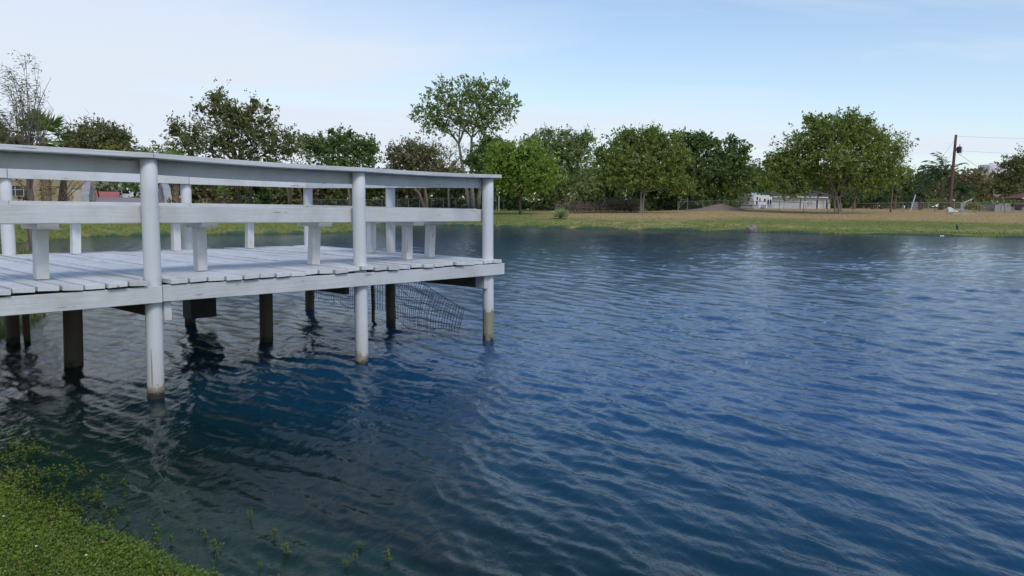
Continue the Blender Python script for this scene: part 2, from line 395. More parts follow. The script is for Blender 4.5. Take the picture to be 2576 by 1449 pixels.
def ground_mat():
    m, n, l, b = nodes('ground_turf'); b.inputs['Roughness'].default_value = 0.95; b.inputs['Specular IOR Level'].default_value = 0.1
    t = n.new('ShaderNodeTexCoord'); v = t.outputs['Object']
    def A(nm):
        a = n.new('ShaderNodeAttribute'); a.attribute_name = nm; return a.outputs['Fac']
    big, mid_, fin = noise(n, l, v, 0.16, 4), noise(n, l, v, 1.1, 5, 0.65), noise(n, l, v, 9, 4, 0.7)
    g = ramp(n, [(0.28, (0.135, 0.195, 0.038)), (0.52, (0.215, 0.250, 0.058)), (0.76, (0.320, 0.300, 0.100))]); l.new(mid_, g.inputs[0])
    d = ramp(n, [(0.25, (0.390, 0.240, 0.115)), (0.5, (0.520, 0.345, 0.160)), (0.75, (0.640, 0.460, 0.215))]); l.new(mid_, d.inputs[0])
    s = ramp(n, [(0.3, (0.34, 0.29, 0.09)), (0.7, (0.60, 0.48, 0.22))]); l.new(mid_, s.inputs[0])
    br = ramp(n, [(0.42, (0, 0, 0)), (0.62, (1, 1, 1))]); l.new(mix(n, l, 0.5, big, mid_), br.inputs[0])
    c = mix(n, l, mth(n, l, 'MULTIPLY', A('straw'), br.outputs[0]), g.outputs[0], s.outputs[0])
    c = mix(n, l, A('dry'), c, d.outputs[0])
    lush = ramp(n, [(0.3, (0.045, 0.075, 0.012)), (0.7, (0.10, 0.12, 0.03))]); l.new(fin, lush.inputs[0])
    c = mix(n, l, A('lush'), c, lush.outputs[0])
    c = mix(n, l, mth(n, l, 'MULTIPLY', fin, 0.35), c, (0.08, 0.08, 0.03))
    bed = mix(n, l, fin, (0.045, 0.085, 0.055), (0.085, 0.135, 0.085))
    dp = ramp(n, [(0.0, (0, 0, 0)), (0.02, (1, 1, 1))]); l.new(A('depth'), dp.inputs[0])
    c = mix(n, l, dp.outputs[0], c, bed)
    l.new(c, b.inputs['Base Color'])
    bump(n, l, b, mix(n, l, 0.5, fin, mid_), 0.6, 0.08)
    return m
ground = link('ground', me, ground_mat(), smooth=True); tag(ground, kind='structure')

# ------------------------------------------------------------------ water
wx, wy, wf = polar(1.2, 100, 1.0070, 45, 0.165, 16)
def waves(x, y):
    r = np.random.default_rng(11)
    h = np.zeros_like(x); dxs = np.zeros_like(x); dys = np.zeros_like(x)
    main = math.atan2(-0.58, -0.81)
    GN = [0.35 + 1.3 * value_noise(x, y, 0.22 + 0.07 * j, 20 + j) for j in range(7)]
    for i in range(64):
        lam = 0.10 * (0.85 / 0.10) ** (r.random() ** 1.45)
        spread = 0.48 if i % 5 else 1.5
        th = main + r.normal() * spread * (0.55 if lam > 0.5 else 0.85)
        amp = 0.00180 * (lam / 0.35) ** 0.70 * (0.5 + r.random()) * (0.55 if i % 5 == 0 else 1.0)
        k = 2 * math.pi / lam
        ph = k * (x * math.cos(th) + y * math.sin(th)) + r.random() * 6.283
        gain = GN[i % 7].copy()
        rr = np.hypot(x, y)
        gain = gain * (1 - sstep(lam * 75, lam * 150, rr))             # finer than the mesh can carry out there: left to the bump
        h += amp * gain * np.cos(ph)
        dxs -= 0.75 * amp * gain * np.sin(ph) * math.cos(th); dys -= 0.75 * amp * gain * np.sin(ph) * math.sin(th)
    return h, dxs, dys
wh, wdx, wdy = waves(wx, wy)
wsd = sdist(wx, wy)
wdep = np.maximum(-zt(wx, wy, wsd), 0)
calm = 0.50 + 0.30 * sstep(0.2, 3.0, -wsd) + 0.20 * sstep(8, 25, -wsd)
wmesh = new_mesh('pond_water', np.stack([wx + wdx * calm, wy + wdy * calm, wh * calm], 1), wf)
a_ = wmesh.attributes.new('depth', 'FLOAT', 'POINT'); a_.data.foreach_set('value', wdep.astype(np.float32))
def water_mat():
    m = bpy.data.materials.new('pond_water'); m.use_nodes = True; n, l = m.node_tree.nodes, m.node_tree.links; n.clear()
    out = n.new('ShaderNodeOutputMaterial')
    t = n.new('ShaderNodeTexCoord'); mpn = n.new('ShaderNodeMapping'); l.new(t.outputs['Object'], mpn.inputs[0])
    mpn.inputs['Rotation'].default_value = (0, 0, R(-36)); mpn.inputs['Scale'].default_value = (1.0, 0.45, 1)
    f1 = noise(n, l, mpn.outputs[0], 7.0, 5, 0.60, 0.4); f2 = noise(n, l, mpn.outputs[0], 24, 3, 0.55, 0.2)
    patch = noise(n, l, t.outputs['Object'], 0.13, 3)
    hgt = mth(n, l, 'ADD', mth(n, l, 'MULTIPLY', f1, 1.0), mth(n, l, 'MULTIPLY', f2, 0.42))
    hgt = mth(n, l, 'MULTIPLY', hgt, mth(n, l, 'ADD', mth(n, l, 'MULTIPLY', patch, 1.2), 0.35))
    bu = n.new('ShaderNodeBump'); bu.inputs['Strength'].default_value = 1.0; bu.inputs['Distance'].default_value = 0.0105
    l.new(hgt, bu.inputs['Height'])
    fr = n.new('ShaderNodeFresnel'); fr.inputs['IOR'].default_value = 1.34; l.new(bu.outputs[0], fr.inputs['Normal'])
    gl = n.new('ShaderNodeBsdfGlossy'); gl.inputs['Roughness'].default_value = 0.10; l.new(bu.outputs[0], gl.inputs['Normal'])
    a = n.new('ShaderNodeAttribute'); a.attribute_name = 'depth'
    turb = mth(n, l, 'SUBTRACT', 1.0, mth(n, l, 'POWER', 2.718, mth(n, l, 'MULTIPLY', a.outputs['Fac'], -2.4)), True)
    cr = ramp(n, [(0.0, (0.026, 0.070, 0.058)), (0.16, (0.006, 0.036, 0.044)), (0.40, (0.008, 0.052, 0.094)), (0.95, (0.012, 0.076, 0.185))]); l.new(mth(n, l, 'MULTIPLY', a.outputs['Fac'], 0.36), cr.inputs[0])
    d = n.new('ShaderNodeBsdfDiffuse'); l.new(cr.outputs[0], d.inputs['Color'])
    tr = n.new('ShaderNodeBsdfTransparent'); tr.inputs['Color'].default_value = (0.62, 0.80, 0.72, 1)
    m1 = n.new('ShaderNodeMixShader'); l.new(turb, m1.inputs[0]); l.new(tr.outputs[0], m1.inputs[1]); l.new(d.outputs[0], m1.inputs[2])
    m2 = n.new('ShaderNodeMixShader'); l.new(fr.outputs[0], m2.inputs[0]); l.new(m1.outputs[0], m2.inputs[1]); l.new(gl.outputs[0], m2.inputs[2])
    l.new(m2.outputs[0], out.inputs['Surface']); return m
water = link('pond_water', wmesh, water_mat(), smooth=True); tag(water, kind='structure')

# ------------------------------------------------------------------ deck
YAW = 0.8432
DX, DY = -2.6086 * 1.12, 5.5111 * 1.12
A1, A2, B1_, B2_ = 2.073, 1.881, 1.819, 1.944
UU = [-2.07, 0.0, A1, A1 + A2]; VV = [0.0, B1_, B1_ + B2_]
deck = thing('wooden_deck', 'white painted timber deck on piles standing in the pond', 'deck', (DX, DY, 0), YAW)
def tilt(v): return 0.018 * v / VV[2]
RIM_T = 0.944
def wjit(s=0.004): return random.uniform(-s, s)
def deck_z(u, v): return RIM_T + 0.038 + tilt(v)
# deck boards, each running front to back
u = -3.4; bw = 0.141; k = 0
while u < UU[3] + 0.05:
    w = bw + wjit(0.004)
    v0 = -0.125 + wjit(0.022); v1 = VV[2] + 0.13 + wjit(0.02); lift = abs(wjit(0.006))
    cen = u + w / 2
    if abs(cen - UU[1]) < 0.13: v0 = 0.075
    if k in (33, 34): lift += 0.012
    if k == 30: v0 += 0.05
    mb = MB(); nseg = 5; vs = np.linspace(v0, v1, nseg); tw = wjit(0.004)
    V = []
    for j, vv in enumerate(vs):
        zz = RIM_T + tilt(vv) + lift + 0.003 * math.sin(k * 1.7 + j * 1.3)
        sx = 0.003 * math.sin(k * 0.9 + j)
        V += [(u + sx, vv, zz - tw), (u + w + sx, vv, zz + tw), (u + w + sx, vv, zz + 0.038 + tw), (u + sx, vv, zz + 0.038 - tw)]
    F = [(0, 1, 2, 3), tuple(4 * (nseg - 1) + q for q in (3, 2, 1, 0))]
    for j in range(nseg - 1):
        for q in range(4): F.append((4 * j + q, 4 * j + 4 + q, 4 * j + 4 + (q + 1) % 4, 4 * j + (q + 1) % 4))
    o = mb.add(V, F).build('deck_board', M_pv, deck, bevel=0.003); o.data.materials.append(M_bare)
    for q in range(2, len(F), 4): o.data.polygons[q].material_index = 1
    u += w + 0.015 + abs(wjit(0.007)); k += 1
UEND = UU[3] + 0.17
# rim boards
def board(name, u0, u1, v0, v1, za0, za1, h, mat, parent=deck, sag=0.0, n=7, lz=0.0):
    """a sawn board along u (v0..v1 thickness) whose lower edge runs from za0 to za1, with a little sag and warp"""
    ts = np.linspace(0, 1, n); V = []
    ph = random.random() * 6
    for t in ts:
        uu = u0 + (u1 - u0) * t; z = za0 + (za1 - za0) * t - sag * 4 * t * (1 - t); wv = 0.004 * math.sin(ph + t * 5)
        V += [(uu, v0 + wv, z), (uu, v1 + wv, z), (uu, v1 + wv, z + h), (uu, v0 + wv, z + h)]
    F = [(3, 2, 1, 0), tuple(4 * (n - 1) + q for q in (0, 1, 2, 3))]
    for j in range(n - 1):
        for q in range(4): F.append((4 * j + q, 4 * j + (q + 1) % 4, 4 * j + 4 + (q + 1) % 4, 4 * j + 4 + q))
    return MB().add(V, F).build(name, mat, parent, bevel=0.004)
def board_v(name, v0, v1, u0, u1, za0, za1, h, mat, parent=deck, sag=0.0, n=7):
    ts = np.linspace(0, 1, n); V = []; ph = random.random() * 6
    for t in ts:
        vv = v0 + (v1 - v0) * t; z = za0 + (za1 - za0) * t - sag * 4 * t * (1 - t); wv = 0.004 * math.sin(ph + t * 5)
        V += [(u1 + wv, vv, z), (u0 + wv, vv, z), (u0 + wv, vv, z + h), (u1 + wv, vv, z + h)]
    F = [(3, 2, 1, 0), tuple(4 * (n - 1) + q for q in (0, 1, 2, 3))]
    for j in range(n - 1):
        for q in range(4): F.append((4 * j + q, 4 * j + (q + 1) % 4, 4 * j + 4 + (q + 1) % 4, 4 * j + 4 + q))
    return MB().add(V, F).build(name, mat, parent, bevel=0.004)
RH = 0.134
rz0 = RIM_T - 0.006 - RH
board('rim_board', -3.4, 0.03, -0.112, -0.074, rz0 - 0.008, rz0 - 0.004, RH, M_pu, sag=0.004)
board('rim_board', 0.034, UEND, -0.112, -0.074, rz0 + 0.002, rz0, RH, M_pu, sag=0.006)
board('rim_board', -3.4, UEND, VV[2] + 0.074, VV[2] + 0.112, rz0 + tilt(3.7), rz0 + tilt(3.7), RH, M_pu)
board_v('rim_board', -0.070, VV[2] + 0.070, UEND - 0.060, UEND - 0.022, rz0, rz0 + tilt(3.7), RH, M_pv)
# beams under the joists, along each row of piles front to back
for i, (uu, side) in enumerate(((UU[0], 1), (UU[1], 1), (UU[2], -1), (UU[3], -1))):
    c0 = uu + side * 0.092
    zb = rz0 - 0.158 if i != 2 else rz0 - 0.10
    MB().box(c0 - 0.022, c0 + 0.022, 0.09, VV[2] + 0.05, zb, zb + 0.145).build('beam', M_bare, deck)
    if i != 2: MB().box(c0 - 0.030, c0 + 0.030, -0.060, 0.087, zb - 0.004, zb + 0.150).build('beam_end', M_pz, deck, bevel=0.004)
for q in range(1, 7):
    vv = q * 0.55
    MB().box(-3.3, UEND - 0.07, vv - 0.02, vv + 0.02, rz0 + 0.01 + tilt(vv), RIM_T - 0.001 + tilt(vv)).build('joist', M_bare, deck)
# piles and posts
def pile(uu, vv, z0, z1, r, mat, lean=(0, 0)):
    n = 14; zs = np.linspace(z0, z1, n); ph = random.random() * 6
    pts = [(uu + lean[0] * (z - 1.0) + 0.004 * math.sin(ph + z * 3), vv + lean[1] * (z - 1.0) + 0.004 * math.cos(ph + z * 2.3), z) for z in zs]
    v, f = tube(pts, [r * (1.03 - 0.03 * (z - z0) / (z1 - z0)) for z in zs], 18)
    return MB().add(v, f).build('post', mat, deck, smooth=False)
def shade(o):
    me = o.data; me.polygons.foreach_set('use_smooth', [len(p.vertices) == 4 for p in me.polygons]); return o
CAPZ = {0: 1.945, 1: 1.950, 2: 1.936, 3: 1.950}
for i, uu in enumerate(UU):
    shade(pile(uu, 0, -1.6, CAPZ[i], 0.0655, [M_post_a, M_post_a, M_post_a, M_post_b][i], [(0, 0), (0.004, 0), (-0.010, 0), (-0.006, 0.004)][i]))
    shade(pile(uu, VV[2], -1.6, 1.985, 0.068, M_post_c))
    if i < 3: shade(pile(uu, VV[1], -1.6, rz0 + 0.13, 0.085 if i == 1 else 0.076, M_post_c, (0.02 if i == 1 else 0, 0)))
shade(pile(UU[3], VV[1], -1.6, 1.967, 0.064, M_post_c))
MB().tube([(UU[1] + 0.13, VV[2] - 0.05, -1.6), (UU[1] + 0.12, VV[2] - 0.05, 0.62)], 0.035, 10).build('brace_pile', M_post_c, deck)
# railings: cap plank, board under the cap and middle rail
BH = 0.118
for i in range(3):
    u0, u1 = UU[i], UU[i + 1]
    z0, z1 = CAPZ[i], CAPZ[i + 1]
    e0 = -0.9 if i == 0 else 0.0
    board('rail_cap', u0 + e0 + 0.002, (u1 - 0.002 if i < 2 else u1 + 0.115), -0.105, 0.085, z0 + 0.002, z1 + 0.002, 0.040, M_pu, sag=0.010 if i else 0.0, n=9)
    board('top_rail', u0 + e0 + 0.003, u1 - 0.003, 0.072, 0.110, z0 - BH, z1 - BH, BH + 0.0015, M_pu, sag=0.010 if i else 0.0, n=9)
    board('middle_rail', u0 + e0 + 0.003, u1 - 0.003, 0.072, 0.110, 1.438, 1.438 - (0.004 if i == 1 else 0), 0.142, M_pu)
    board('rail_cap', u0 + e0 + 0.002, u1 - 0.002 if i < 2 else u1 + 0.10, VV[2] - 0.085, VV[2] + 0.105, 1.988, 1.988, 0.040, M_pu, n=9)
    board('top_rail', u0 + e0 + 0.003, u1 - 0.003, VV[2] - 0.110, VV[2] - 0.072, 1.868, 1.872, 0.118, M_pu)
    board('middle_rail', u0 + e0 + 0.003, u1 - 0.003, VV[2] - 0.110, VV[2] - 0.072, 1.478, 1.478, 0.142, M_pu)
us = UU[3]
zc_ = [1.955, 1.969, 1.986]
for j in range(2):
    v0, v1 = VV[j], VV[j + 1]
    board_v('rail_cap', v0 + (0.092 if j == 0 else 0.002), v1 - (0.092 if j == 1 else 0.002), us - 0.085, us + 0.110, zc_[j], zc_[j + 1], 0.040, M_pv)
    board_v('top_rail', v0 + (0.115 if j == 0 else 0.003), v1 - (0.115 if j == 1 else 0.003), us - 0.108, us - 0.070, zc_[j] - 0.118, zc_[j + 1] - 0.118, 0.116, M_pv)
    board_v('middle_rail', v0 + (0.115 if j == 0 else 0.003), v1 - (0.115 if j == 1 else 0.003), us - 0.108, us - 0.070, 1.444 + 0.014 * j, 1.458 + 0.020 * j, 0.142, M_pv)
# benches round three sides: leg, cleat, seat planks
cy, sy = math.cos(YAW), math.sin(YAW)
def to_deck(px, py, z):
    p = gnd(px, py, z); dx, dy = p[0] - DX, p[1] - DY
    return dx * cy + dy * sy, -dx * sy + dy * cy
def bench(label, axis, legs, across, lo, hi, zd):
    t = thing('bench', label, 'bench', (DX, DY, 0), YAW, 'benches around the deck railing')
    zs = zd + 0.402
    for (a, c) in legs:
        ln = (wjit(0.012), wjit(0.012))
        if axis == 0:
            b0 = (a - 0.046, a + 0.046, c - 0.046, c + 0.046)
            MB().box(a - 0.074, a + 0.074, across - 0.20, across + 0.20, zs, zs + 0.039).build('cleat', M_pv, t, bevel=0.004)
        else:
            b0 = (c - 0.046, c + 0.046, a - 0.046, a + 0.046)
            MB().box(across - 0.20, across + 0.20, a - 0.074, a + 0.074, zs, zs + 0.039).build('cleat', M_pu, t, bevel=0.004)
        mb = MB(); x0, x1, y0, y1 = b0
        mb.add([(x0 + ln[0], y0 + ln[1], zd + 0.008), (x1 + ln[0], y0 + ln[1], zd + 0.008), (x1 + ln[0], y1 + ln[1], zd + 0.008), (x0 + ln[0], y1 + ln[1], zd + 0.008),
                (x0, y0, zs - 0.001), (x1, y0, zs - 0.001), (x1, y1, zs - 0.001), (x0, y1, zs - 0.001)], BOXF)
        mb.build('leg', M_pz, t, bevel=0.005)
    for q in (-1, 1):
        c = across + q * 0.098
        if axis == 0: board('seat_plank', lo, hi, c - 0.09, c + 0.09, zs + 0.040, zs + 0.040, 0.034, M_pu, t)
        else: board_v('seat_plank', lo, hi, c - 0.09, c + 0.09, zs + 0.040, zs + 0.040, 0.034, M_pv, t)
    return t
zd_f, zd_b = 0.986, 1.0
fl = [to_deck(x, y, zd_f) for x, y in ((117, 706), (506, 683), (790, 667), (1014, 654))]
af = float(np.mean([p[1] for p in fl]))
bench('long white bench inside the near deck railing, closest to the camera', 0, [(p[0], af) for p in fl], af, fl[0][0] - 0.35, fl[-1][0] + 0.20, zd_f)
bl = [to_deck(x, y, zd_b) for x, y in ((198, 641), (441, 632), (627, 626))]
ab = float(np.mean([p[1] for p in bl]))
bench('white bench along the far deck railing, facing the left bank', 0, [(p[0], ab) for p in bl], ab, bl[0][0] - 0.3, bl[-1][0] + 0.3, zd_b)
rl = [to_deck(x, y, 0.992) for x, y in ((1081, 648), (937, 637))]
ar = float(np.mean([p[0] for p in rl]))
bench('short white bench along the end railing over open water', 1, [(p[1], ar) for p in rl], ar, rl[0][1] - 0.35, rl[1][1] + 0.5, 0.992)

# dark panel under the deck, wire netting and pipe
p = at(491, 770, 9.9)
t = thing('dark_panel_box', 'dark board box hung under the deck above a pile', 'box', (p[0], p[1], 0.13), YAW)
zt0 = rz0 - 0.13 + 0.02
MB().box(-0.10, 0.24, -0.10, -0.07, 0.0, zt0).build('front_board', M_black, t, bevel=0.004)
MB().box(-0.10, -0.07, -0.068, 0.14, 0.0, zt0).build('side_board', M_black, t)
MB().box(0.21, 0.24, -0.068, 0.14, 0.0, zt0).build('side_board', M_black, t)
MB().box(-0.069, 0.209, -0.068, 0.14, 0.02, 0.045).build('bottom_board', M_black, t)
def loc(u, v, z): return np.array([DX + u * cy - v * sy, DY + u * sy + v * cy, z])
def wire_panel(label, f00, f10, f01, f11, nu, nv, bulge, seed, ragged=0.15):
    """welded wire netting between four corners: 00 bottom at start, 10 bottom at end, 01 top at start, 11 top at end"""
    r = np.random.default_rng(seed); t = thing('wire_netting', label, 'netting', f00)
    f00, f10, f01, f11 = [np.array(q, float) for q in (f00, f10, f01, f11)]
    nrm = np.cross(f10 - f00, f01 - f00); nrm /= np.linalg.norm(nrm)
    def S(a, b):
        b2 = b + 0.05 * (math.sin(a * 7 + seed) + 0.6 * math.sin(a * 17)) * (1.1 - b)
        return (1 - a) * (1 - b2) * f00 + a * (1 - b2) * f10 + (1 - a) * b2 * f01 + a * b2 * f11 + nrm * bulge * math.sin(a * 3.1) * math.sin(1 + b * 2) - f00 + np.array([0, 0, -0.03 * math.sin(a * 3.14)])
    mb = MB()
    for i in range(nu + 1):
        a = i / nu + r.normal() * 0.004; b0 = -ragged * r.random(); lo_ = [S(a, b) for b in np.linspace(b0, 1, 7)]
        mb.tube(lo_, 0.0033, 4, False)
    for j in range(nv + 1):
        b = j / nv; mb.tube([S(a, b) for a in np.linspace(0, 1, 13)], 0.0033, 4, False)
    mb.build('wires', M_wire, t)
    return t
uN = UU[3] + 0.02
wire_panel('sagging wire netting hanging from the outer pile towards the deck corner', loc(uN, VV[1] - 0.04, 0.10), loc(uN + 0.10, VV[1] - 1.22, 0.03), loc(uN, VV[1] - 0.10, 0.86), loc(uN + 0.05, VV[1] - 1.36, 0.33), 30, 5, 0.10, 3, 0.06)
wire_panel('wire netting stretched under the far end of the deck', loc(uN, VV[2], 0.24), loc(uN, VV[1] + 0.62, 0.16), loc(uN, VV[2], 0.82), loc(uN, VV[1] + 0.62, 0.80), 30, 4, -0.05, 5, 0.12)
t = thing('chain_link_patch', 'small chain link patch between a thin pipe and a pile', 'netting', loc(uN, VV[1] + 0.40, 0.2))
mb = MB(); c0 = loc(uN, VV[1] + 0.40, 0.2); ux = loc(uN, VV[1] + 0.06, 0.2) - c0; nz = 9; nd = 5
for i in range(nd + 1):
    for sgn in (0, 1):
        pts = []
        for j in range(nz + 1):
            off = (0.5 if (j + sgn) % 2 else -0.5) * 0.9
            pts.append(ux * ((i + 0.5 + off * 0.5) / (nd + 1)) + np.array([0, 0, 0.62 * j / nz - 0.02]))
        mb.tube(pts, 0.0033, 4, False)
mb.build('wires', M_wire, t)
pp = loc(uN, VV[1] + 0.42, 0)
mb = MB(); mb.tube([(0, 0, -0.6), (0.005, 0, 0.2), (-0.01, 0, 0.80)], 0.024, 10)
o = mb.build('iron_pipe', M_bare, None, pp, smooth=True); tag(o, 'thin dark pipe standing in the water under the deck', 'pipe')

# ------------------------------------------------------------------ foliage generators
def set_tint(me, tint):
    a = me.attributes.new('tint', 'FLOAT', 'FACE'); a.data.foreach_set('value', tint.astype(np.float32))
def unit(v): return v / (np.linalg.norm(v, axis=-1, keepdims=True) + 1e-9)
def leaf_quads(c, a, b):
    """rhombic leaves: centre, half long axis, half short axis"""
    v = np.stack([c - a, c + b - a * 0.15, c + a, c - b - a * 0.15], 1).reshape(-1, 3)
    f = np.arange(len(v)).reshape(-1, 4); return v, f
def crown(blobs, l, w, dens, r, per=11, spray=0.6, wind=(-0.35, 0, 0.15), shell=0.5, rough=0.35, fill=0.0):
    return crown_(blobs, l * 1.25, w * 1.5, dens * 2.7, r, per, spray, wind, shell, rough, fill)
def crown_(blobs, l, w, dens, r, per=11, spray=0.6, wind=(-0.35, 0, 0.15), shell=0.5, rough=0.35, fill=0.0):
    """blobs: (centre, radii); returns leaf verts, faces, tints and clump centres"""
    CC, OUT, CL = [], [], []
    for c, rad in blobs:
        area = rad[0] * rad[2] * 4
        n = max(6, int(dens * area / (l * w * per)))
        d = unit(r.normal(size=(n, 3)))
        ph = r.random(6) * 6.28
        lob = 1 + rough * (0.5 * np.sin(3 * np.arctan2(d[:, 0], d[:, 1]) + ph[0] + 2 * d[:, 2]) * np.sin(4 * d[:, 2] + ph[1]) + 0.4 * np.sin(7 * d[:, 0] + ph[2]) * np.sin(6 * d[:, 2] + ph[3]) + 0.35 * r.normal(size=n))
        q = (shell + (1 - shell) * r.random(n)) ** 0.6
        q = np.where(r.random(n) < 0.25, q * r.random(n) ** 0.4, q)
        CC.append(c + d * rad * (q * lob)[:, None]); OUT.append(d); CL.append(np.tile(c, (n, 1)))
    CC, OUT = np.concatenate(CC), np.concatenate(OUT)
    n = len(CC)
    tw = unit(OUT * 0.8 + r.normal(size=(n, 3)) * 0.55 + np.array(wind) + np.array([0, 0, 0.12]))
    L = spray * (0.5 + r.random(n))
    t = r.random((n, per))
    side = unit(np.cross(tw, r.normal(size=(n, 3))))
    pos = CC[:, None] + tw[:, None] * (t * L[:, None])[..., None] + r.normal(size=(n, per, 3)) * spray * 0.16 * (1.1 - 0.6 * t)[..., None]
    ax = unit(tw[:, None] * 0.8 + r.normal(size=(n, per, 3)) * 0.7)
    sh = unit(np.cross(ax, r.normal(size=(n, per, 3))))
    sc = (0.45 + 1.0 * r.random((n, per)) ** 1.4)[..., None]
    v, f = leaf_quads(pos.reshape(-1, 3), (ax * l * 0.5 * sc).reshape(-1, 3), (sh * w * 0.5 * sc).reshape(-1, 3))
    tint = np.clip(np.repeat(r.random(n) ** 1.4 * 0.8, per) + r.random(n * per) * 0.25, 0, 1)
    if fill:                                                     # larger leaf sprays deep inside the crown
        for c, rad in blobs:
            k = int(fill * rad[0] * rad[2] * 14 + 8); d = unit(r.normal(size=(k, 3))) * (r.random(k) ** 0.4 * 0.72)[:, None]
            a = unit(r.normal(size=(k, 3))); b2 = unit(np.cross(a, r.normal(size=(k, 3)))); sz = (0.28 + 0.3 * r.random(k))[:, None]
            v2, f2 = leaf_quads(c + d * rad, a * sz, b2 * sz * 0.7); f = np.concatenate([f, f2 + len(v)]); v = np.concatenate([v, v2]); tint = np.concatenate([tint, r.random(k) * 0.6])
    return v, f, tint, CC
def curve(a, b, r, bend=0.15, n=6, sag=0.0):
    a, b = np.array(a, float), np.array(b, float); L = np.linalg.norm(b - a)
    m = (a + b) / 2 + r.normal(size=3) * bend * L * 0.5 + np.array([0, 0, sag * L])
    t = np.linspace(0, 1, n)[:, None]
    return (1 - t) ** 2 * a + 2 * t * (1 - t) * m + t * t * b
def tree(name, label, bx, Y, blobs, mat, bark=None, l=0.26, w=0.11, dens=2.4, seed=1, trunk_r=0.16, fork=0.35, stems=1, subs=5,
         group=None, spray=0.9, per=11, depth=1.0, shell=0.5, lean=0.0, cat='tree', rough=0.48, visible=0.5, fill=0.8, sat=True):
    """blobs in photo pixels (x, y, rx, ry) at the tree's own distance"""
    r = np.random.default_rng(seed); b0 = base(bx, Y); s = Y / FPX
    bl = []; extra = []; nb = len(blobs)
    for i, (x, y, rx, ry) in enumerate(blobs):
        c = at(x, y, Y); c = c + np.array([0, r.uniform(-0.3, 0.3) * rx * s * depth, 0])
        R3 = np.array([rx * s, 0.5 * (rx + ry) * s * depth, ry * s]); bl.append((c - b0, R3 * (0.93 if fill else 1.0)))
        if fill and sat and rx > 22:                              # side tufts that break the outline
            for q in range(2):
                a_, e_ = r.uniform(-0.4, math.pi + 0.4), r.uniform(0.85, 1.05); g_ = r.uniform(0.22, 0.40)
                extra.append((c - b0 + R3 * np.array([math.cos(a_) * e_, r.uniform(-0.3, 0.3), math.sin(a_) * e_]), R3 * g_))
    bl = bl + extra
    t = thing(name, label, cat, b0, 0, group)
    v, f, tint, cc = crown(bl, l, w, dens, r, per, spray, shell=shell, rough=rough, fill=fill)
    me = new_mesh('crown', v, f); set_tint(me, tint); link('crown', me, mat, t)
    top = np.mean([c for c, _ in bl], axis=0)
    mb = MB(); lowest = min(c[2] - rad[2] for c, rad in bl)
    fz = max(0.4, lowest + fork * (top[2] - lowest))
    for k in range(stems):
        off = np.array([(k - (stems - 1) / 2) * trunk_r * 1.5, r.uniform(-1, 1) * trunk_r, -0.25]) if stems > 1 else np.array([0, 0, -0.25])
        spread = (k - (stems - 1) / 2) * (0.9 if stems > 1 else 0)
        F = np.array([top[0] * 0.25 + spread * fz * 0.22 + lean, r.uniform(-0.2, 0.2), fz * (1 + 0.1 * k)])
        P = curve(off, F, r, 0.08, 8); rr = trunk_r * (1.0 if stems == 1 else 0.75)
        mb.tube(P, np.linspace(rr * 1.15, rr * 0.62, 8), 8)
        mine = bl[:nb] if stems == 1 else [q for i, q in enumerate(bl[:nb]) if i % stems == k] or bl[:1]
        for c, rad in mine:
            e = c + np.array([0, 0, rad[2] * 0.3]); Q = curve(F, e, r, 0.2, 7, 0.04)
            mb.tube(Q, np.linspace(rr * visible, 0.02, 7), 6, False)
            near = cc[np.argsort(np.linalg.norm((cc - c) / rad, axis=1) + r.random(len(cc)) * 0.6)[:: max(1, len(cc) // (subs * 6))]][:subs]
            for e2 in near:
                i0 = r.integers(2, 6); mb.tube(curve(Q[i0], e2, r, 0.2, 5), np.linspace(rr * visible * 0.35, 0.010, 5), 4, False)
    mb.build('trunk', bark or M_bark, t, smooth=True)
    return t

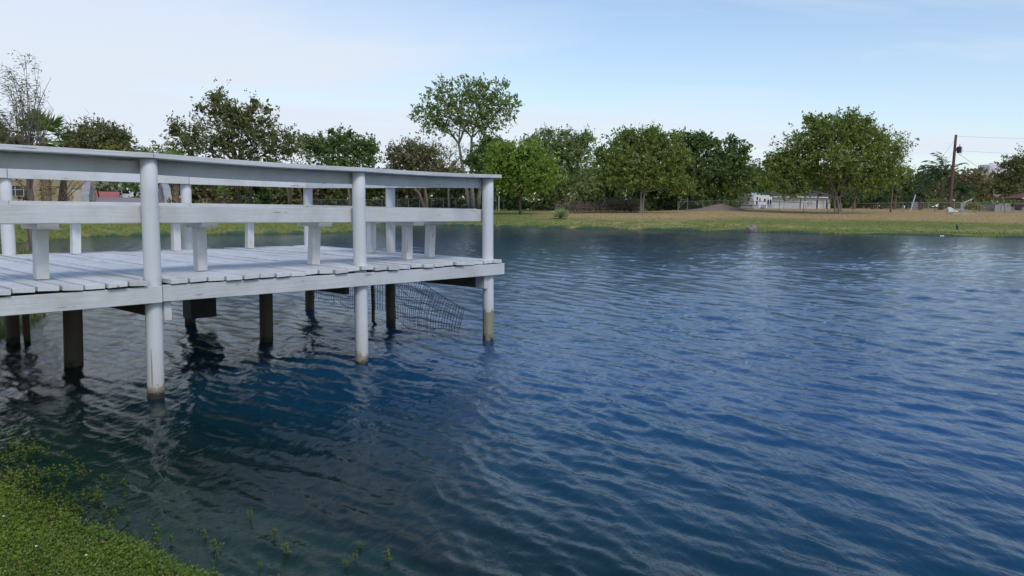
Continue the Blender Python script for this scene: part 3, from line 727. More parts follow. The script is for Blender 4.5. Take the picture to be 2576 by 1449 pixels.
def fan_palm(name, label, bx, Y, ch, cr, tr, seed, skirt=True, group=None, nleaf=26, mat=None):
    """fan palm: shaggy trunk to crown height ch (m above base), fan leaves of radius cr"""
    r = np.random.default_rng(seed); b0 = base(bx, Y); t = thing(name, label, 'palm', b0, 0, group)
    mb = MB(); zs = np.linspace(-0.2, ch, 12)
    mb.tube([(0.02 * math.sin(z), 0, z) for z in zs], np.linspace(tr, tr * 0.75, 12), 10)
    mb.build('trunk', M_palmtr, t, smooth=True)
    V, F, n = [], [], 0
    if skirt:                                                    # old leaf bases clinging to the trunk
        k = 220; z = r.random(k) * ch; a = r.random(k) * 6.283
        c = np.stack([np.cos(a) * tr, np.sin(a) * tr, z], 1); o = np.stack([np.cos(a), np.sin(a), np.zeros(k)], 1)
        ax = unit(o * 0.6 + np.array([0, 0, -0.8]) + r.normal(size=(k, 3)) * 0.25) * (tr * 0.5 + 0.05)
        sh = unit(np.cross(ax, o)) * 0.06
        v, f = leaf_quads(c, ax, sh); me = new_mesh('leaf_bases', v, f); set_tint(me, r.random(k)); link('leaf_bases', me, L_twig, t)
    cs, axs, shs, tn = [], [], [], []; pet = MB()
    for i in range(nleaf):
        az = i * 2.4 + r.random() * 0.5; el = R(80 - 105 * (i / nleaf) ** 0.8)
        d = np.array([math.cos(az) * math.cos(el), math.sin(az) * math.cos(el), math.sin(el)])
        tip = np.array([0, 0, ch]) + d * cr * 0.55
        pet.tube([(0, 0, ch - 0.1), tip], 0.02, 4, False)
        sd = unit(np.cross(d, [0, 0, 1.0])); up = np.cross(sd, d); nb = 17
        for j in range(nb):
            th = R(-100 + 200 * j / (nb - 1)); bd = unit(d * math.cos(th) + sd * math.sin(th) - up * 0.15 + r.normal(size=3) * 0.05)
            L = cr * 0.55 * (0.75 + 0.25 * math.cos(th))
            cs.append(tip + bd * L * 0.5 - np.array([0, 0, 0.06 * L])); axs.append(bd * L * 0.5); shs.append(unit(np.cross(bd, up)) * cr * 0.052); tn.append(r.random())
    v, f = leaf_quads(np.array(cs), np.array(axs), np.array(shs)); me = new_mesh('fan_leaves', v, f); set_tint(me, np.array(tn)); link('fan_leaves', me, mat or L_palm, t)
    pet.build('leaf_stalks', mat or L_palm, t)
    return t
def feather_palm(name, label, bx, Y, ch, fl, tr, seed, group=None, n=16, wind=-0.5, mat=None):
    r = np.random.default_rng(seed); b0 = base(bx, Y); t = thing(name, label, 'palm', b0, 0, group)
    mb = MB(); zs = np.linspace(-0.2, ch, 9); mb.tube([(0.03 * math.sin(z * 0.8), 0, z) for z in zs], np.linspace(tr, tr * 0.7, 9), 9); mb.build('trunk', M_palmtr, t, smooth=True)
    cs, axs, shs, tn = [], [], [], []; st = MB()
    for i in range(n):
        az = i * 2.4 + r.random(); el = R(75 - 80 * i / n)
        d = np.array([math.cos(az) * math.cos(el), math.sin(az) * math.cos(el), math.sin(el)]); P = [np.array([0, 0, ch])]
        for q in range(9):
            d = unit(d + np.array([wind * 0.12, 0, -0.17])); P.append(P[-1] + d * fl / 9)
        P = np.array(P); st.tube(P, np.linspace(0.03, 0.008, 10), 4, False)
        for q in range(1, 10):
            dd = unit(P[q] - P[q - 1]); sd = unit(np.cross(dd, [0.01, 0, 1.0]))
            for sgn in (-1, 1):
                for m_ in range(2):
                    a = unit(sd * sgn * 0.7 + dd * 0.5 + np.array([wind * 0.25, 0, -0.35]) + r.normal(size=3) * 0.15); L = fl * 0.24
                    c = P[q - 1] + (P[q] - P[q - 1]) * (m_ * 0.5) + a * L * 0.5
                    cs.append(c); axs.append(a * L * 0.5); shs.append(unit(np.cross(a, r.normal(size=3))) * 0.085); tn.append(r.random() * 0.8)
    v, f = leaf_quads(np.array(cs), np.array(axs), np.array(shs)); me = new_mesh('fronds', v, f); set_tint(me, np.array(tn)); link('fronds', me, mat or L_palm, t)
    st.build('frond_stalks', mat or L_palm, t)
    return t
def spiky(name, label, bx, Y, rad, seed, mat, n=160, stump=0.0, group=None, up=0.5, width=0.025, cat='plant'):
    r = np.random.default_rng(seed); b0 = base(bx, Y); t = thing(name, label, cat, b0, 0, group)
    d = unit(r.normal(size=(n, 3)) + np.array([0, 0, up])); d[:, 2] = np.abs(d[:, 2]) * 0.9 + 0.02; d = unit(d)
    L = rad * (0.7 + 0.45 * r.random(n)); c = d * (L * 0.5)[:, None] + np.array([0, 0, stump])
    sh = unit(np.cross(d, r.normal(size=(n, 3)))) * width
    v, f = leaf_quads(c, d * (L * 0.5)[:, None], sh); me = new_mesh('leaves', v, f); set_tint(me, r.random(n)); link('leaves', me, mat, t)
    mb = MB(); mb.tube([(0, 0, -0.15), (0.02, 0, stump * 0.6), (0, 0, stump + 0.08)], [rad * 0.22, rad * 0.20, rad * 0.13], 9); mb.build('stem', M_barkl, t, smooth=True)
    return t

# ------------------------------------------------------------------ trees of the far bank, left to right
tree('mesquite_tree', 'dark tree top cut by the left picture edge', -10, 70, [(0, 355, 52, 32), (20, 365, 38, 22), (-40, 350, 50, 45), (-30, 420, 70, 60)], L_mesq, M_barkd, seed=21)
tree('mesquite_tree', 'rounded olive tree behind the stone bridge and fan palm', 250, 100, [(250, 352, 66, 36), (200, 366, 46, 34), (304, 370, 40, 28), (243, 328, 34, 24), (285, 345, 34, 20), (250, 400, 100, 50)], L_mesq, M_barkd, seed=22, dens=2.6)
tree('mesquite_tree', 'low pale green tree filling the gap beside the near deck post', 400, 120, [(385, 400, 60, 24), (420, 395, 40, 18), (370, 440, 70, 40)], L_willow, M_barkd, seed=23)
tree('mesquite_tree', 'large dark ragged tree rising highest behind the deck railing', 600, 84, [(560, 335, 85, 50), (475, 345, 42, 34), (447, 330, 18, 18), (560, 275, 36, 34), (545, 245, 20, 18), (645, 312, 46, 42), (690, 350, 55, 38), (610, 300, 40, 34), (640, 262, 14, 16), (500, 385, 85, 36), (640, 385, 95, 36), (725, 370, 40, 28), (500, 272, 20, 10), (590, 440, 120, 30)], L_mesq, M_barkd, seed=24, dens=1.45, fill=0.3, trunk_r=0.22, rough=0.62, spray=1.1)
tree('mesquite_tree', 'dark bushy tree between the ragged tree and the wispy grey one', 881, 96, [(850, 375, 65, 32), (800, 368, 42, 28), (912, 388, 44, 26), (860, 348, 36, 18), (935, 372, 20, 22), (775, 360, 24, 20), (850, 420, 95, 36)], L_dark, M_bark, seed=25, dens=2.3, rough=0.45)
tree('willow_tree', 'wispy grey green windblown tree left of the tallest tree', 1071, 100, [(1035, 395, 58, 28), (1000, 398, 34, 24), (1082, 400, 42, 30), (1050, 375, 34, 16), (1040, 440, 90, 36)], L_grey, M_bark, seed=26, dens=2.2, spray=1.1, rough=0.45)
tall_b = [(1165, 225, 62, 30), (1215, 240, 40, 32), (1108, 246, 40, 34), (1250, 235, 34, 30), (1082, 290, 44, 22), (1125, 290, 45, 30), (1180, 275, 60, 36), (1255, 285, 44, 42), (1210, 310, 46, 30), (1090, 322, 30, 16), (1150, 322, 40, 16), (1280, 270, 26, 24), (1060, 285, 22, 12)]
tree('ash_tree', 'tallest tree, airy green crown with pale branches showing', 1192, 128, tall_b, L_tall, M_barkl, l=0.30, w=0.17, dens=1.75, fill=0.0, seed=27, trunk_r=0.42, stems=3, fork=-0.35, subs=9, spray=1.0, shell=0.6, visible=0.50, rough=0.3)
tree('dry_shrub', 'bare twiggy shrub below the tallest tree', 1130, 122, [(1135, 385, 36, 30), (1110, 365, 26, 20), (1160, 400, 34, 34)], L_brown, M_barkl, l=0.26, w=0.05, dens=0.3, fill=0.0, seed=28, subs=24, visible=0.4, cat='shrub')
tree('oak_tree', 'dark evergreen clump right of the tallest trunk', 1235, 118, [(1230, 380, 42, 32), (1262, 375, 30, 24), (1210, 400, 34, 34), (1240, 430, 60, 40)], L_dark, M_barkd, seed=29, dens=2.8)
tree('willow_tree', 'feathery pale green tree behind the bright lawn tree', 1400, 108, [(1372, 358, 44, 24), (1420, 372, 48, 34), (1450, 400, 44, 44), (1470, 360, 24, 24), (1360, 395, 50, 40), (1420, 450, 80, 46), (1340, 372, 24, 18)], L_willow, M_bark, seed=30, dens=2.5, spray=1.0)
tree('lawn_tree', 'bright yellow green tree on the lawn nearest the deck corner', 1310, 90, [(1310, 430, 74, 44), (1265, 408, 40, 36), (1352, 415, 44, 42), (1315, 388, 46, 22), (1255, 440, 34, 36), (1365, 450, 36, 34), (1310, 468, 60, 22), (1240, 405, 20, 22)], L_bright, M_barkd, seed=31, dens=2.7, trunk_r=0.17, fork=0.02)
tree('dark_tree', 'deep green tree with pointed upper shoots right of the double trunk tree', 1800, 114, [(1790, 415, 78, 55), (1735, 372, 48, 30), (1830, 398, 44, 38), (1765, 362, 36, 22), (1870, 430, 34, 36), (1760, 465, 90, 42), (1715, 350, 26, 14), (1850, 470, 60, 40), (1700, 440, 50, 50)], L_dark, M_barkd, seed=32, dens=2.7, l=0.32, w=0.15)
tree('lawn_tree', 'broad green tree with a pale double trunk on the middle lawn', 1614, 91, [(1612, 405, 88, 44), (1568, 368, 46, 30), (1655, 366, 52, 30), (1545, 425, 46, 42), (1685, 440, 44, 40), (1610, 352, 40, 20), (1605, 450, 80, 30), (1520, 400, 24, 24), (1700, 400, 34, 30), (1575, 340, 20, 12), (1640, 338, 26, 10), (1715, 470, 30, 20)], L_mid, M_barkl, seed=33, dens=2.7, trunk_r=0.22, stems=2, fork=0.0)
tree('willow_tree', 'light green bush tree just left of the travel trailer', 1885, 150, [(1885, 445, 30, 30), (1865, 420, 26, 24), (1905, 470, 30, 28), (1875, 480, 44, 24)], L_mid, M_barkd, seed=34, dens=2.6)
tree('willow_tree', 'small drooping green bush over the trailer front', 1850, 128, [(1848, 498, 20, 14), (1860, 488, 20, 12), (1838, 505, 12, 12)], L_bright, M_barkd, seed=35, dens=2.4, cat='shrub')
big_b = [(2110, 395, 105, 56), (2100, 330, 70, 34), (2165, 340, 56, 34), (2030, 360, 52, 36), (1990, 405, 52, 42), (2200, 385, 56, 44), (2000, 450, 62, 36), (2085, 455, 90, 32), (2180, 452, 66, 34), (1955, 425, 34, 30), (2050, 315, 30, 20), (2125, 306, 36, 16), (2230, 430, 40, 40), (1945, 465, 30, 24), (2000, 482, 40, 10)]
tree('lawn_tree', 'largest spreading green tree with several trunks before the white house', 2112, 94, big_b, L_mid, M_barkl, seed=36, dens=2.6, trunk_r=0.22, stems=3, fork=-0.1, subs=6, spray=0.9)
tree('sparse_tree', 'thin leafed airy tree at the right flank of the largest tree', 2240, 100, [(2262, 365, 34, 34), (2285, 355, 22, 22), (2250, 400, 34, 34), (2230, 345, 24, 24), (2275, 400, 20, 26), (2240, 440, 40, 30)], L_willow, M_bark, seed=37, dens=0.5, fill=0.0, l=0.24, w=0.09, subs=10, visible=0.3, trunk_r=0.12, shell=0.3)
tree('yard_tree', 'broad dark hedge tree under the blue canopies', 2280, 140, [(2270, 460, 60, 30), (2225, 478, 50, 30), (2320, 480, 60, 30), (2180, 485, 50, 26), (2270, 505, 90, 18)], L_dark, M_barkd, seed=38, dens=2.4, l=0.36, w=0.16)
tree('yard_tree', 'dull brown green tree behind the utility pole', 2470, 165, [(2470, 468, 62, 24), (2430, 455, 34, 24), (2510, 478, 50, 22), (2450, 492, 80, 22), (2405, 470, 34, 28)], L_brown, M_barkd, seed=39, dens=2.4, l=0.42, w=0.18)
tree('yard_tree', 'dark feathery tree cut by the right picture edge', 2565, 130, [(2560, 440, 44, 32), (2590, 420, 50, 40), (2530, 470, 40, 28), (2570, 490, 60, 22), (2550, 412, 30, 14)], L_mesq, M_barkd, seed=40, dens=2.0, spray=1.0)
for i, (x, lab) in enumerate(((1950, 'behind the trailer roof'), (2030, 'behind the white house roof'), (2105, 'behind the several trunks of the largest tree'), (2165, 'right of the white house'))):
    tree('yard_tree', 'dark shade tree ' + lab, x, 152, [(x, 470, 44, 30), (x - 20, 490, 40, 24), (x + 22, 488, 40, 24), (x, 512, 50, 16), (x + 8, 448, 36, 20)], L_dark, M_barkd, seed=50 + i, dens=1.6, fill=1.6, l=0.42, w=0.2, subs=1, group='shade trees behind the house')
# undergrowth behind the left fence, clump by clump
LB = ['behind the near deck post', 'between the young palm and the bridge', 'behind the small fan palm', 'behind the ragged tree trunk', 'left of the second far post', 'right of the second far post', 'behind the forked trunk', 'behind the third near post', 'right of the third near post', 'behind the leaning lawn trunk', 'below the wispy grey tree', 'left of the deck corner post', 'right of the deck corner post', 'beside the brush heap', 'below the feathery tree', 'behind the double trunk', 'right of the double trunk', 'behind the earth mound', 'left behind the double trunk tree', 'directly behind the double trunk', 'right of the crooked gate frame', 'left of the trailer front', 'behind the trailer front']
for i, (x, lab) in enumerate(zip([385, 480, 540, 600, 660, 720, 790, 850, 915, 985, 1050, 1130, 1215, 1290, 1390, 1490, 1680, 1790, 1550, 1620, 1740, 1845, 1900], LB)):
    m_ = [L_dark, L_mesq, L_brown, L_mesq][i % 4] if x < 1250 else L_dark
    Yb = 142 if x < 1250 else (118 if x < 1700 else 150)
    tree('undergrowth_bush', 'dark dense undergrowth bush ' + lab, x, Yb, [(x, 485, 50, 28), (x - 20, 460, 42, 30), (x + 22, 468, 40, 28), (x - 10, 514, 56, 20), (x + 20, 516, 50, 18), (x + 10, 438, 42, 26)], m_, M_barkd, seed=60 + i, dens=1.25, fill=1.8, sat=False, l=0.46, w=0.24, subs=1, cat='bush', group='undergrowth along the wood edge')

def far_wood():
    r = np.random.default_rng(99); n = 30000; a = r.uniform(-0.80, 0.86, n); Yf = r.uniform(215, 300, n)
    X = np.tan(a) * Yf; top = 7.5 + 4.0 * value_noise(X, Yf * 0.2, 0.07, 41) + 2.5 * value_noise(X, Yf * 0.2, 0.3, 42)
    c = np.stack([X, Yf, zt(X, Yf) + top * r.random(n) ** 1.35], 1); ax = unit(r.normal(size=(n, 3))) * (0.5 + 0.6 * r.random(n))[:, None]; sh = unit(np.cross(ax, r.normal(size=(n, 3)))) * (0.35 + 0.4 * r.random(n))[:, None]
    v, f = leaf_quads(c, ax, sh); me = new_mesh('distant_wood', v, f); set_tint(me, r.random(n)); o = link('distant_wood', me, L_mesq); tag(o, 'low distant wood closing the horizon behind the trees', 'wood', kind='stuff')
far_wood()
# ------------------------------------------------------------------ left bank: sparse tree, young tree, palms
def sparse_tree():
    r = np.random.default_rng(5); Y = 26.0; b0 = base(84, Y); b0[2] = max(b0[2], 0.02)
    t = thing('sparse_tree', 'tall half bare tree with thin upright branches behind the left railing', 'tree', b0)
    mb = MB(); s = lambda x, y, dy=0: at(x, y, Y) + np.array([0, dy, 0]) - b0
    trunk = np.array([s(88, 650), s(84, 615), s(78, 580), s(80, 545), s(78, 500), s(73, 455), s(72, 410), s(70, 370)])
    mb.tube(trunk, [0.16, 0.13, 0.12, 0.10, 0.10, 0.085, 0.07, 0.06], 9)
    mb.tube([s(78, 590), s(90, 605), s(96, 650)], [0.07, 0.075, 0.09], 7)
    cs, axs, shs, tn = [], [], [], []
    tg = [(6, 195), (22, 170), (32, 215), (48, 200), (70, 165), (78, 180), (60, 235), (85, 265), (100, 275), (98, 240), (40, 250), (20, 240), (5, 270), (-15, 230), (-30, 260), (55, 280), (92, 300), (30, 290), (10, 310), (-10, 300), (65, 210), (45, 175), (90, 330), (-25, 330), (0, 235), (72, 300), (50, 320)]
    for i, (x, y) in enumerate(tg):
        st = trunk[r.integers(5, 8)] if i % 4 else trunk[4] + np.array([0, 0, 0.2])
        e = s(x, y, r.uniform(-1.2, 1.2)); P = curve(st, e, r, 0.12, 9, 0.0); P[:, 2] -= 0.0
        mb.tube(P, np.linspace(0.026, 0.005, 9), 5, False)
        for q in range(5):
            i0 = r.integers(3, 9); d = unit(np.array([r.uniform(-0.8, 0.35), r.uniform(-0.5, 0.5), 0.9])); L = r.uniform(0.3, 0.9)
            P2_ = curve(P[i0], P[i0] + d * L, r, 0.15, 5); mb.tube(P2_, np.linspace(0.008, 0.004, 5), 4, False)
            if r.random() < (0.85 if x < 80 else 0.35):
                for k in range(18):
                    a = unit(np.array([-0.9, r.uniform(-0.5, 0.5), r.uniform(-0.25, 0.5)]) + r.normal(size=3) * 0.35); c = P2_[-1 - (k % 3)] + r.normal(size=3) * 0.10
                    ll = r.uniform(0.045, 0.10); cs.append(c + a * ll); axs.append(a * ll); shs.append(unit(np.cross(a, r.normal(size=3))) * 0.013); tn.append(r.random())
    v, f = leaf_quads(np.array(cs), np.array(axs), np.array(shs)); me = new_mesh('crown', v, f); set_tint(me, np.array(tn)); link('crown', me, L_sparse, t)
    mb.build('trunk', M_bark, t, smooth=True)
sparse_tree()
def young_tree():
    r = np.random.default_rng(6); Y = 34.0; b0 = base(150, 46.0); b0 = np.array([XofY(150, 46.0), 46.0, zt1(XofY(150, 46.0), 46.0)]); Y = 46.0
    t = thing('young_tree', 'yellow leafed young tree with bare twigs in front of the tan building', 'tree', b0)
    s = lambda x, y, dy=0: at(x, y, Y) + np.array([0, dy, 0]) - b0
    mb = MB(); trunk = np.array([s(150, 545), s(148, 515), s(152, 470), s(160, 425), s(168, 395)]); trunk[0][2] = -0.2
    mb.tube(trunk, [0.09, 0.07, 0.06, 0.05, 0.04], 7)
    bl = []
    for (x, y, rx, ry, k) in ((120, 492, 26, 14, 3), (112, 470, 18, 8, 2), (165, 500, 14, 10, 2), (205, 458, 18, 7, 2), (255, 374, 18, 8, 3), (285, 368, 20, 9, 4), (300, 380, 14, 5, 2), (190, 362, 18, 8, 2), (60, 478, 12, 6, 1)):
        bl.append((s(x, y, r.uniform(-0.5, 0.5)), np.array([rx, rx, ry]) * Y / FPX))
        mb.tube(curve(trunk[r.integers(1, 5)], bl[-1][0], r, 0.15, 6), np.linspace(0.026, 0.008, 6), 5, False)
    for (x, y) in ((215, 283), (200, 300), (180, 305), (188, 330), (212, 310), (170, 335), (125, 290), (128, 300), (230, 345), (240, 360)):
        P = curve(trunk[4], s(x, y, r.uniform(-0.5, 0.5)), r, 0.1, 7); mb.tube(P, np.linspace(0.022, 0.006, 7), 4, False)
        for q in range(4): mb.tube([P[3 + q % 4], P[3 + q % 4] + unit(np.array([r.uniform(-0.7, 0.7), 0, 0.9])) * 0.4], [0.009, 0.004], 4, False)
    v, f, tint, _ = crown(bl, 0.10, 0.035, 0.8, r, 14, 0.35, shell=0.2)
    me = new_mesh('crown', v, f); set_tint(me, tint); link('crown', me, L_yellow, t); mb.build('trunk', M_barkd, t, smooth=True)
young_tree()
def hz(x): return 515.5 + 0.0108 * x
def zpx(y, x, Y): return float(at(x, y, Y)[2])
b = base(118, 70); fan_palm('fan_palm', 'fan palm with green crown beside the half bare tree', 118, 70, zpx(346, 118, 70) - b[2], 2.8, 0.45, 1, nleaf=22)
b = base(163, 74); fan_palm('fan_palm', 'shorter shaggy palm trunk by the tan building door', 163, 74, zpx(425, 163, 74) - b[2], 1.3, 0.26, 2)
b = base(293, 78); fan_palm('fan_palm', 'brown palm trunk seen over the bridge deck', 293, 78, zpx(425, 293, 78) - b[2], 1.4, 0.30, 3)
b = base(443, 66); fan_palm('fan_palm', 'rough orange brown palm trunk right of the stone bridge', 443, 66, zpx(420, 443, 66) - b[2], 1.5, 0.27, 4)
b = base(561, 62); fan_palm('fan_palm', 'small young fan palm with short stout trunk', 561, 62, zpx(488, 561, 62) - b[2], 0.75, 0.20, 5, nleaf=16, mat=L_willow)
spiky('yucca_plant', 'wide spiky yucca clump left of the small fan palm', 513, 64, 1.15, 11, L_agave, 150)
spiky('yucca_plant', 'spiky yucca clump right of the small fan palm', 618, 66, 1.0, 12, L_agave, 120)
spiky('sotol_plant', 'round spiky sotol plant with stump on the far lawn', 1411, 78, 1.05, 13, L_agave, 620, 0.16, up=0.25, width=0.026)

# trunks in front of the left fence
def leaning_trunk(label, bx, Y, pts, rad):
    b0 = base(bx, Y); t = thing('tree_trunk', label, 'tree trunk', b0); mb = MB()
    for P in pts:
        Q = np.array([at(x, y, Y) - b0 for x, y in P]); Q[0][2] = min(Q[0][2], -0.1)
        mb.tube(Q, np.linspace(rad, rad * 0.5, len(Q)), 7)
    mb.build('stem', M_bark, t, smooth=True)
leaning_trunk('slanting dark trunk beside the right yucca clump', 612, 90, [[(612, 535), (605, 500), (590, 465), (575, 440)], [(632, 535), (630, 480), (636, 440)]], 0.22)
leaning_trunk('pale forked trunk before the fence left of the third far post', 726, 92, [[(726, 535), (727, 495), (720, 465), (712, 445)], [(727, 500), (736, 465), (742, 445)]], 0.2)
leaning_trunk('twisted thick trunk just left of the middle near post', 881, 92, [[(879, 535), (880, 500), (876, 475), (872, 440)], [(882, 535), (889, 490), (893, 450)]], 0.25)
leaning_trunk('brown trunk with a low left limb before the fence', 1073, 95, [[(1074, 535), (1073, 500), (1068, 470), (1074, 440)], [(1072, 505), (1055, 488), (1042, 474)]], 0.24)

# ------------------------------------------------------------------ brush heap, mound, rock, bird, drifting scrap
def twig_heap(label, items, Y, seed, mat=L_twig):
    r = np.random.default_rng(seed); b0 = base(items[0][0], Y); t = thing('brush_heap', label, 'brush heap', b0, 0)
    mb = MB(); cs, axs, shs, tn = [], [], [], []
    for (x, y, rx, ry, n) in items:
        c = at(x, y, Y) - b0
        for k in range(n):
            p_ = c + r.normal(size=3) * np.array([rx, rx * 0.7, ry]) * Y / FPX * 0.6; p_[2] = max(p_[2], 0.02)
            d = unit(r.normal(size=3) * np.array([1, 1, 0.6])); L = r.uniform(0.3, 1.1)
            if k % 6 == 0: mb.tube(curve(p_, p_ + d * L * 1.4, r, 0.3, 5), np.linspace(0.03, 0.008, 5), 4, False)
            cs.append(p_ + d * L * 0.5); axs.append(d * L * 0.5); shs.append(unit(np.cross(d, r.normal(size=3))) * r.uniform(0.012, 0.05)); tn.append(r.random())
    v, f = leaf_quads(np.array(cs), np.array(axs), np.array(shs)); me = new_mesh('twigs', v, f); set_tint(me, np.array(tn)); o = link('twigs', me, mat, t); o['kind'] = 'stuff'
    o = mb.build('branches', M_barkl, t); o['kind'] = 'stuff'
twig_heap('reddish brown dead brush heap behind the sotol plant', [(1440, 520, 34, 9, 500), (1480, 523, 30, 6, 260)], 92, 41)
twig_heap('grey brown brush heap left of the double trunk tree', [(1530, 517, 40, 13, 800), (1570, 515, 34, 14, 600), (1590, 520, 20, 12, 300)], 95, 42)
M_mound = basic('mound_soil', (0.31, 0.215, 0.145), (0.20, 0.135, 0.09), 3, 0.95, 0.6, bd=0.1)
def mound():
    Y = 101; b0 = base(1805, Y); n = 34; V = []; F = []
    for j in range(n):
        for i in range(n * 2):
            a, c = i / (2 * n - 1) * 2 - 1, j / (n - 1) * 2 - 1
            x = a * 4.4; y = c * 2.6
            h = 0.80 * max(0, 1 - a * a * 1.0) ** 1.1 * max(0, 1 - c * c) * (0.85 + 0.25 * math.sin(a * 5 + 1)) + 0.10 * (value_noise(np.array(x), np.array(y), 1.6, 4) - 0.5) * (1 - a * a) * (1 - c * c)
            V.append((x, y, h))
    V = np.array(V); V[:, 2] += zt(V[:, 0] + b0[0], V[:, 1] + b0[1]) - b0[2] - 0.03
    for j in range(n - 1):
        for i in range(2 * n - 1): F.append((j * 2 * n + i, j * 2 * n + i + 1, (j + 1) * 2 * n + i + 1, (j + 1) * 2 * n + i))
    o = MB().add(V, F).build('earth_mound', M_mound, None, b0, smooth=True); tag(o, 'low bare earth mound in front of the trailer', 'mound')
mound()
M_rock = basic('rock', (0.36, 0.30, 0.25), (0.14, 0.11, 0.09), 4.5, 0.9, 0.7, bd=0.06)
def rock(label, x, y, wd, ht, seed):
    p_ = gnd(x, y); r = np.random.default_rng(seed); import bmesh
    bm = bmesh.new(); bmesh.ops.create_icosphere(bm, subdivisions=4, radius=1.0)
    ph = r.random(8) * 6
    for v in bm.verts:
        c = v.co; k = 1 + 0.16 * math.sin(3 * c.x + ph[0]) * math.sin(3 * c.z + ph[1]) + 0.10 * math.sin(7 * c.x + ph[2]) * math.sin(6 * c.y + ph[3]) + 0.05 * math.sin(15 * c.z + ph[4]) * math.sin(13 * c.x + ph[5])
        notch = -0.25 * math.exp(-((c.x + 0.35) ** 2 + (c.z - 0.75) ** 2) * 9) - 0.12 * math.exp(-((c.x - 0.45) ** 2 + (c.z - 0.8) ** 2) * 14)
        v.co = Vector((c.x * wd * k, c.y * wd * 0.7 * k, (c.z + 0.55) * ht * 0.66 * (k + notch)))
    me = bpy.data.meshes.new('shore_rock'); bm.to_mesh(me); bm.free()
    o = link('shore_rock', me, M_rock, None, (p_[0], p_[1], -0.06), smooth=True); tag(o, label, 'rock')
rock('rugged brown rock standing at the far waterline', 1889, 583.5, 0.50, 0.72, 2)
M_feather = basic('black_feathers', (0.012, 0.012, 0.014), (0.03, 0.03, 0.035), 20, 0.45)
def bird():
    b0 = base(2409, 61.0); t = thing('black_bird', 'small black bird standing on the far right bank', 'bird', b0, R(20)); t.scale = (1.25, 1.25, 1.25)
    mb = MB(); zs = [0.07, 0.10, 0.15, 0.21, 0.27, 0.31, 0.34, 0.37, 0.39]; rs = [0.01, 0.045, 0.07, 0.072, 0.055, 0.036, 0.042, 0.036, 0.008]
    mb.tube([(0.10 - 0.30 * (z - 0.07), 0, z) for z in zs], rs, 10); mb.build('body', M_feather, t, smooth=True)
    MB().add([(0.10, -0.025, 0.10), (0.10, 0.025, 0.10), (0.22, 0.03, 0.0), (0.22, -0.03, 0.0), (0.08, 0, 0.13), (0.22, 0, 0.015)], [(0, 1, 2, 3), (0, 3, 5, 4), (1, 4, 5, 2), (0, 4, 1), (2, 5, 3)]).build('tail', M_feather, t)
    MB().add([(0.0, -0.012, 0.36), (0.0, 0.012, 0.36), (0.0, 0, 0.375), (-0.06, 0, 0.355)], [(0, 1, 2), (0, 3, 1), (1, 3, 2), (2, 3, 0)]).build('beak', M_feather, t)
    for s_ in (-1, 1): MB().tube([(0.06, s_ * 0.025, 0.10), (0.05, s_ * 0.025, 0.0)], 0.006, 5).build('leg', M_feather, t)
bird()
M_white = basic('white_plastic', (0.72, 0.72, 0.70), (0.60, 0.60, 0.58), 4, 0.6, 0.1)
p_ = gnd(2370, 594.0)
o = MB().add([(-0.30, 0, 0.0), (-0.1, -0.12, 0.0), (0.28, -0.05, 0.0), (0.26, 0.12, 0.0), (-0.1, 0.14, 0.0), (-0.24, 0, 0.17), (-0.05, 0.02, 0.07), (0.18, 0.02, 0.12)],
             [(0, 1, 6, 5), (1, 2, 7, 6), (2, 3, 7), (3, 4, 6, 7), (4, 0, 5, 6), (0, 4, 3, 2, 1)]).build('floating_scrap', M_white, None, (p_[0], p_[1], -0.01))
o.scale = (0.6, 0.6, 0.6); tag(o, 'crumpled white scrap drifting at the far right shore', 'litter')

# ------------------------------------------------------------------ fences
def mesh_mat(name, col, fill):
    m = bpy.data.materials.new(name); m.use_nodes = True; n, l = m.node_tree.nodes, m.node_tree.links; n.clear()
    out = n.new('ShaderNodeOutputMaterial'); d = n.new('ShaderNodeBsdfDiffuse'); d.inputs['Color'].default_value = (*col, 1); tr = n.new('ShaderNodeBsdfTransparent')
    t = n.new('ShaderNodeTexCoord'); mp_ = n.new('ShaderNodeMapping'); mp_.inputs['Rotation'].default_value = (0, R(45), 0); mp_.inputs['Scale'].default_value = (16, 16, 16); l.new(t.outputs['Object'], mp_.inputs[0])
    sp = n.new('ShaderNodeSeparateXYZ'); l.new(mp_.outputs[0], sp.inputs[0])
    a = mth(n, l, 'LESS_THAN', mth(n, l, 'FRACT', sp.outputs['X']), fill); b_ = mth(n, l, 'LESS_THAN', mth(n, l, 'FRACT', sp.outputs['Z']), fill)
    ms = n.new('ShaderNodeMixShader'); l.new(mth(n, l, 'MAXIMUM', a, b_), ms.inputs[0]); l.new(tr.outputs[0], ms.inputs[1]); l.new(d.outputs[0], ms.inputs[2]); l.new(ms.outputs[0], out.inputs['Surface']); return m
M_link = mesh_mat('chain_link', (0.16, 0.17, 0.16), 0.055)
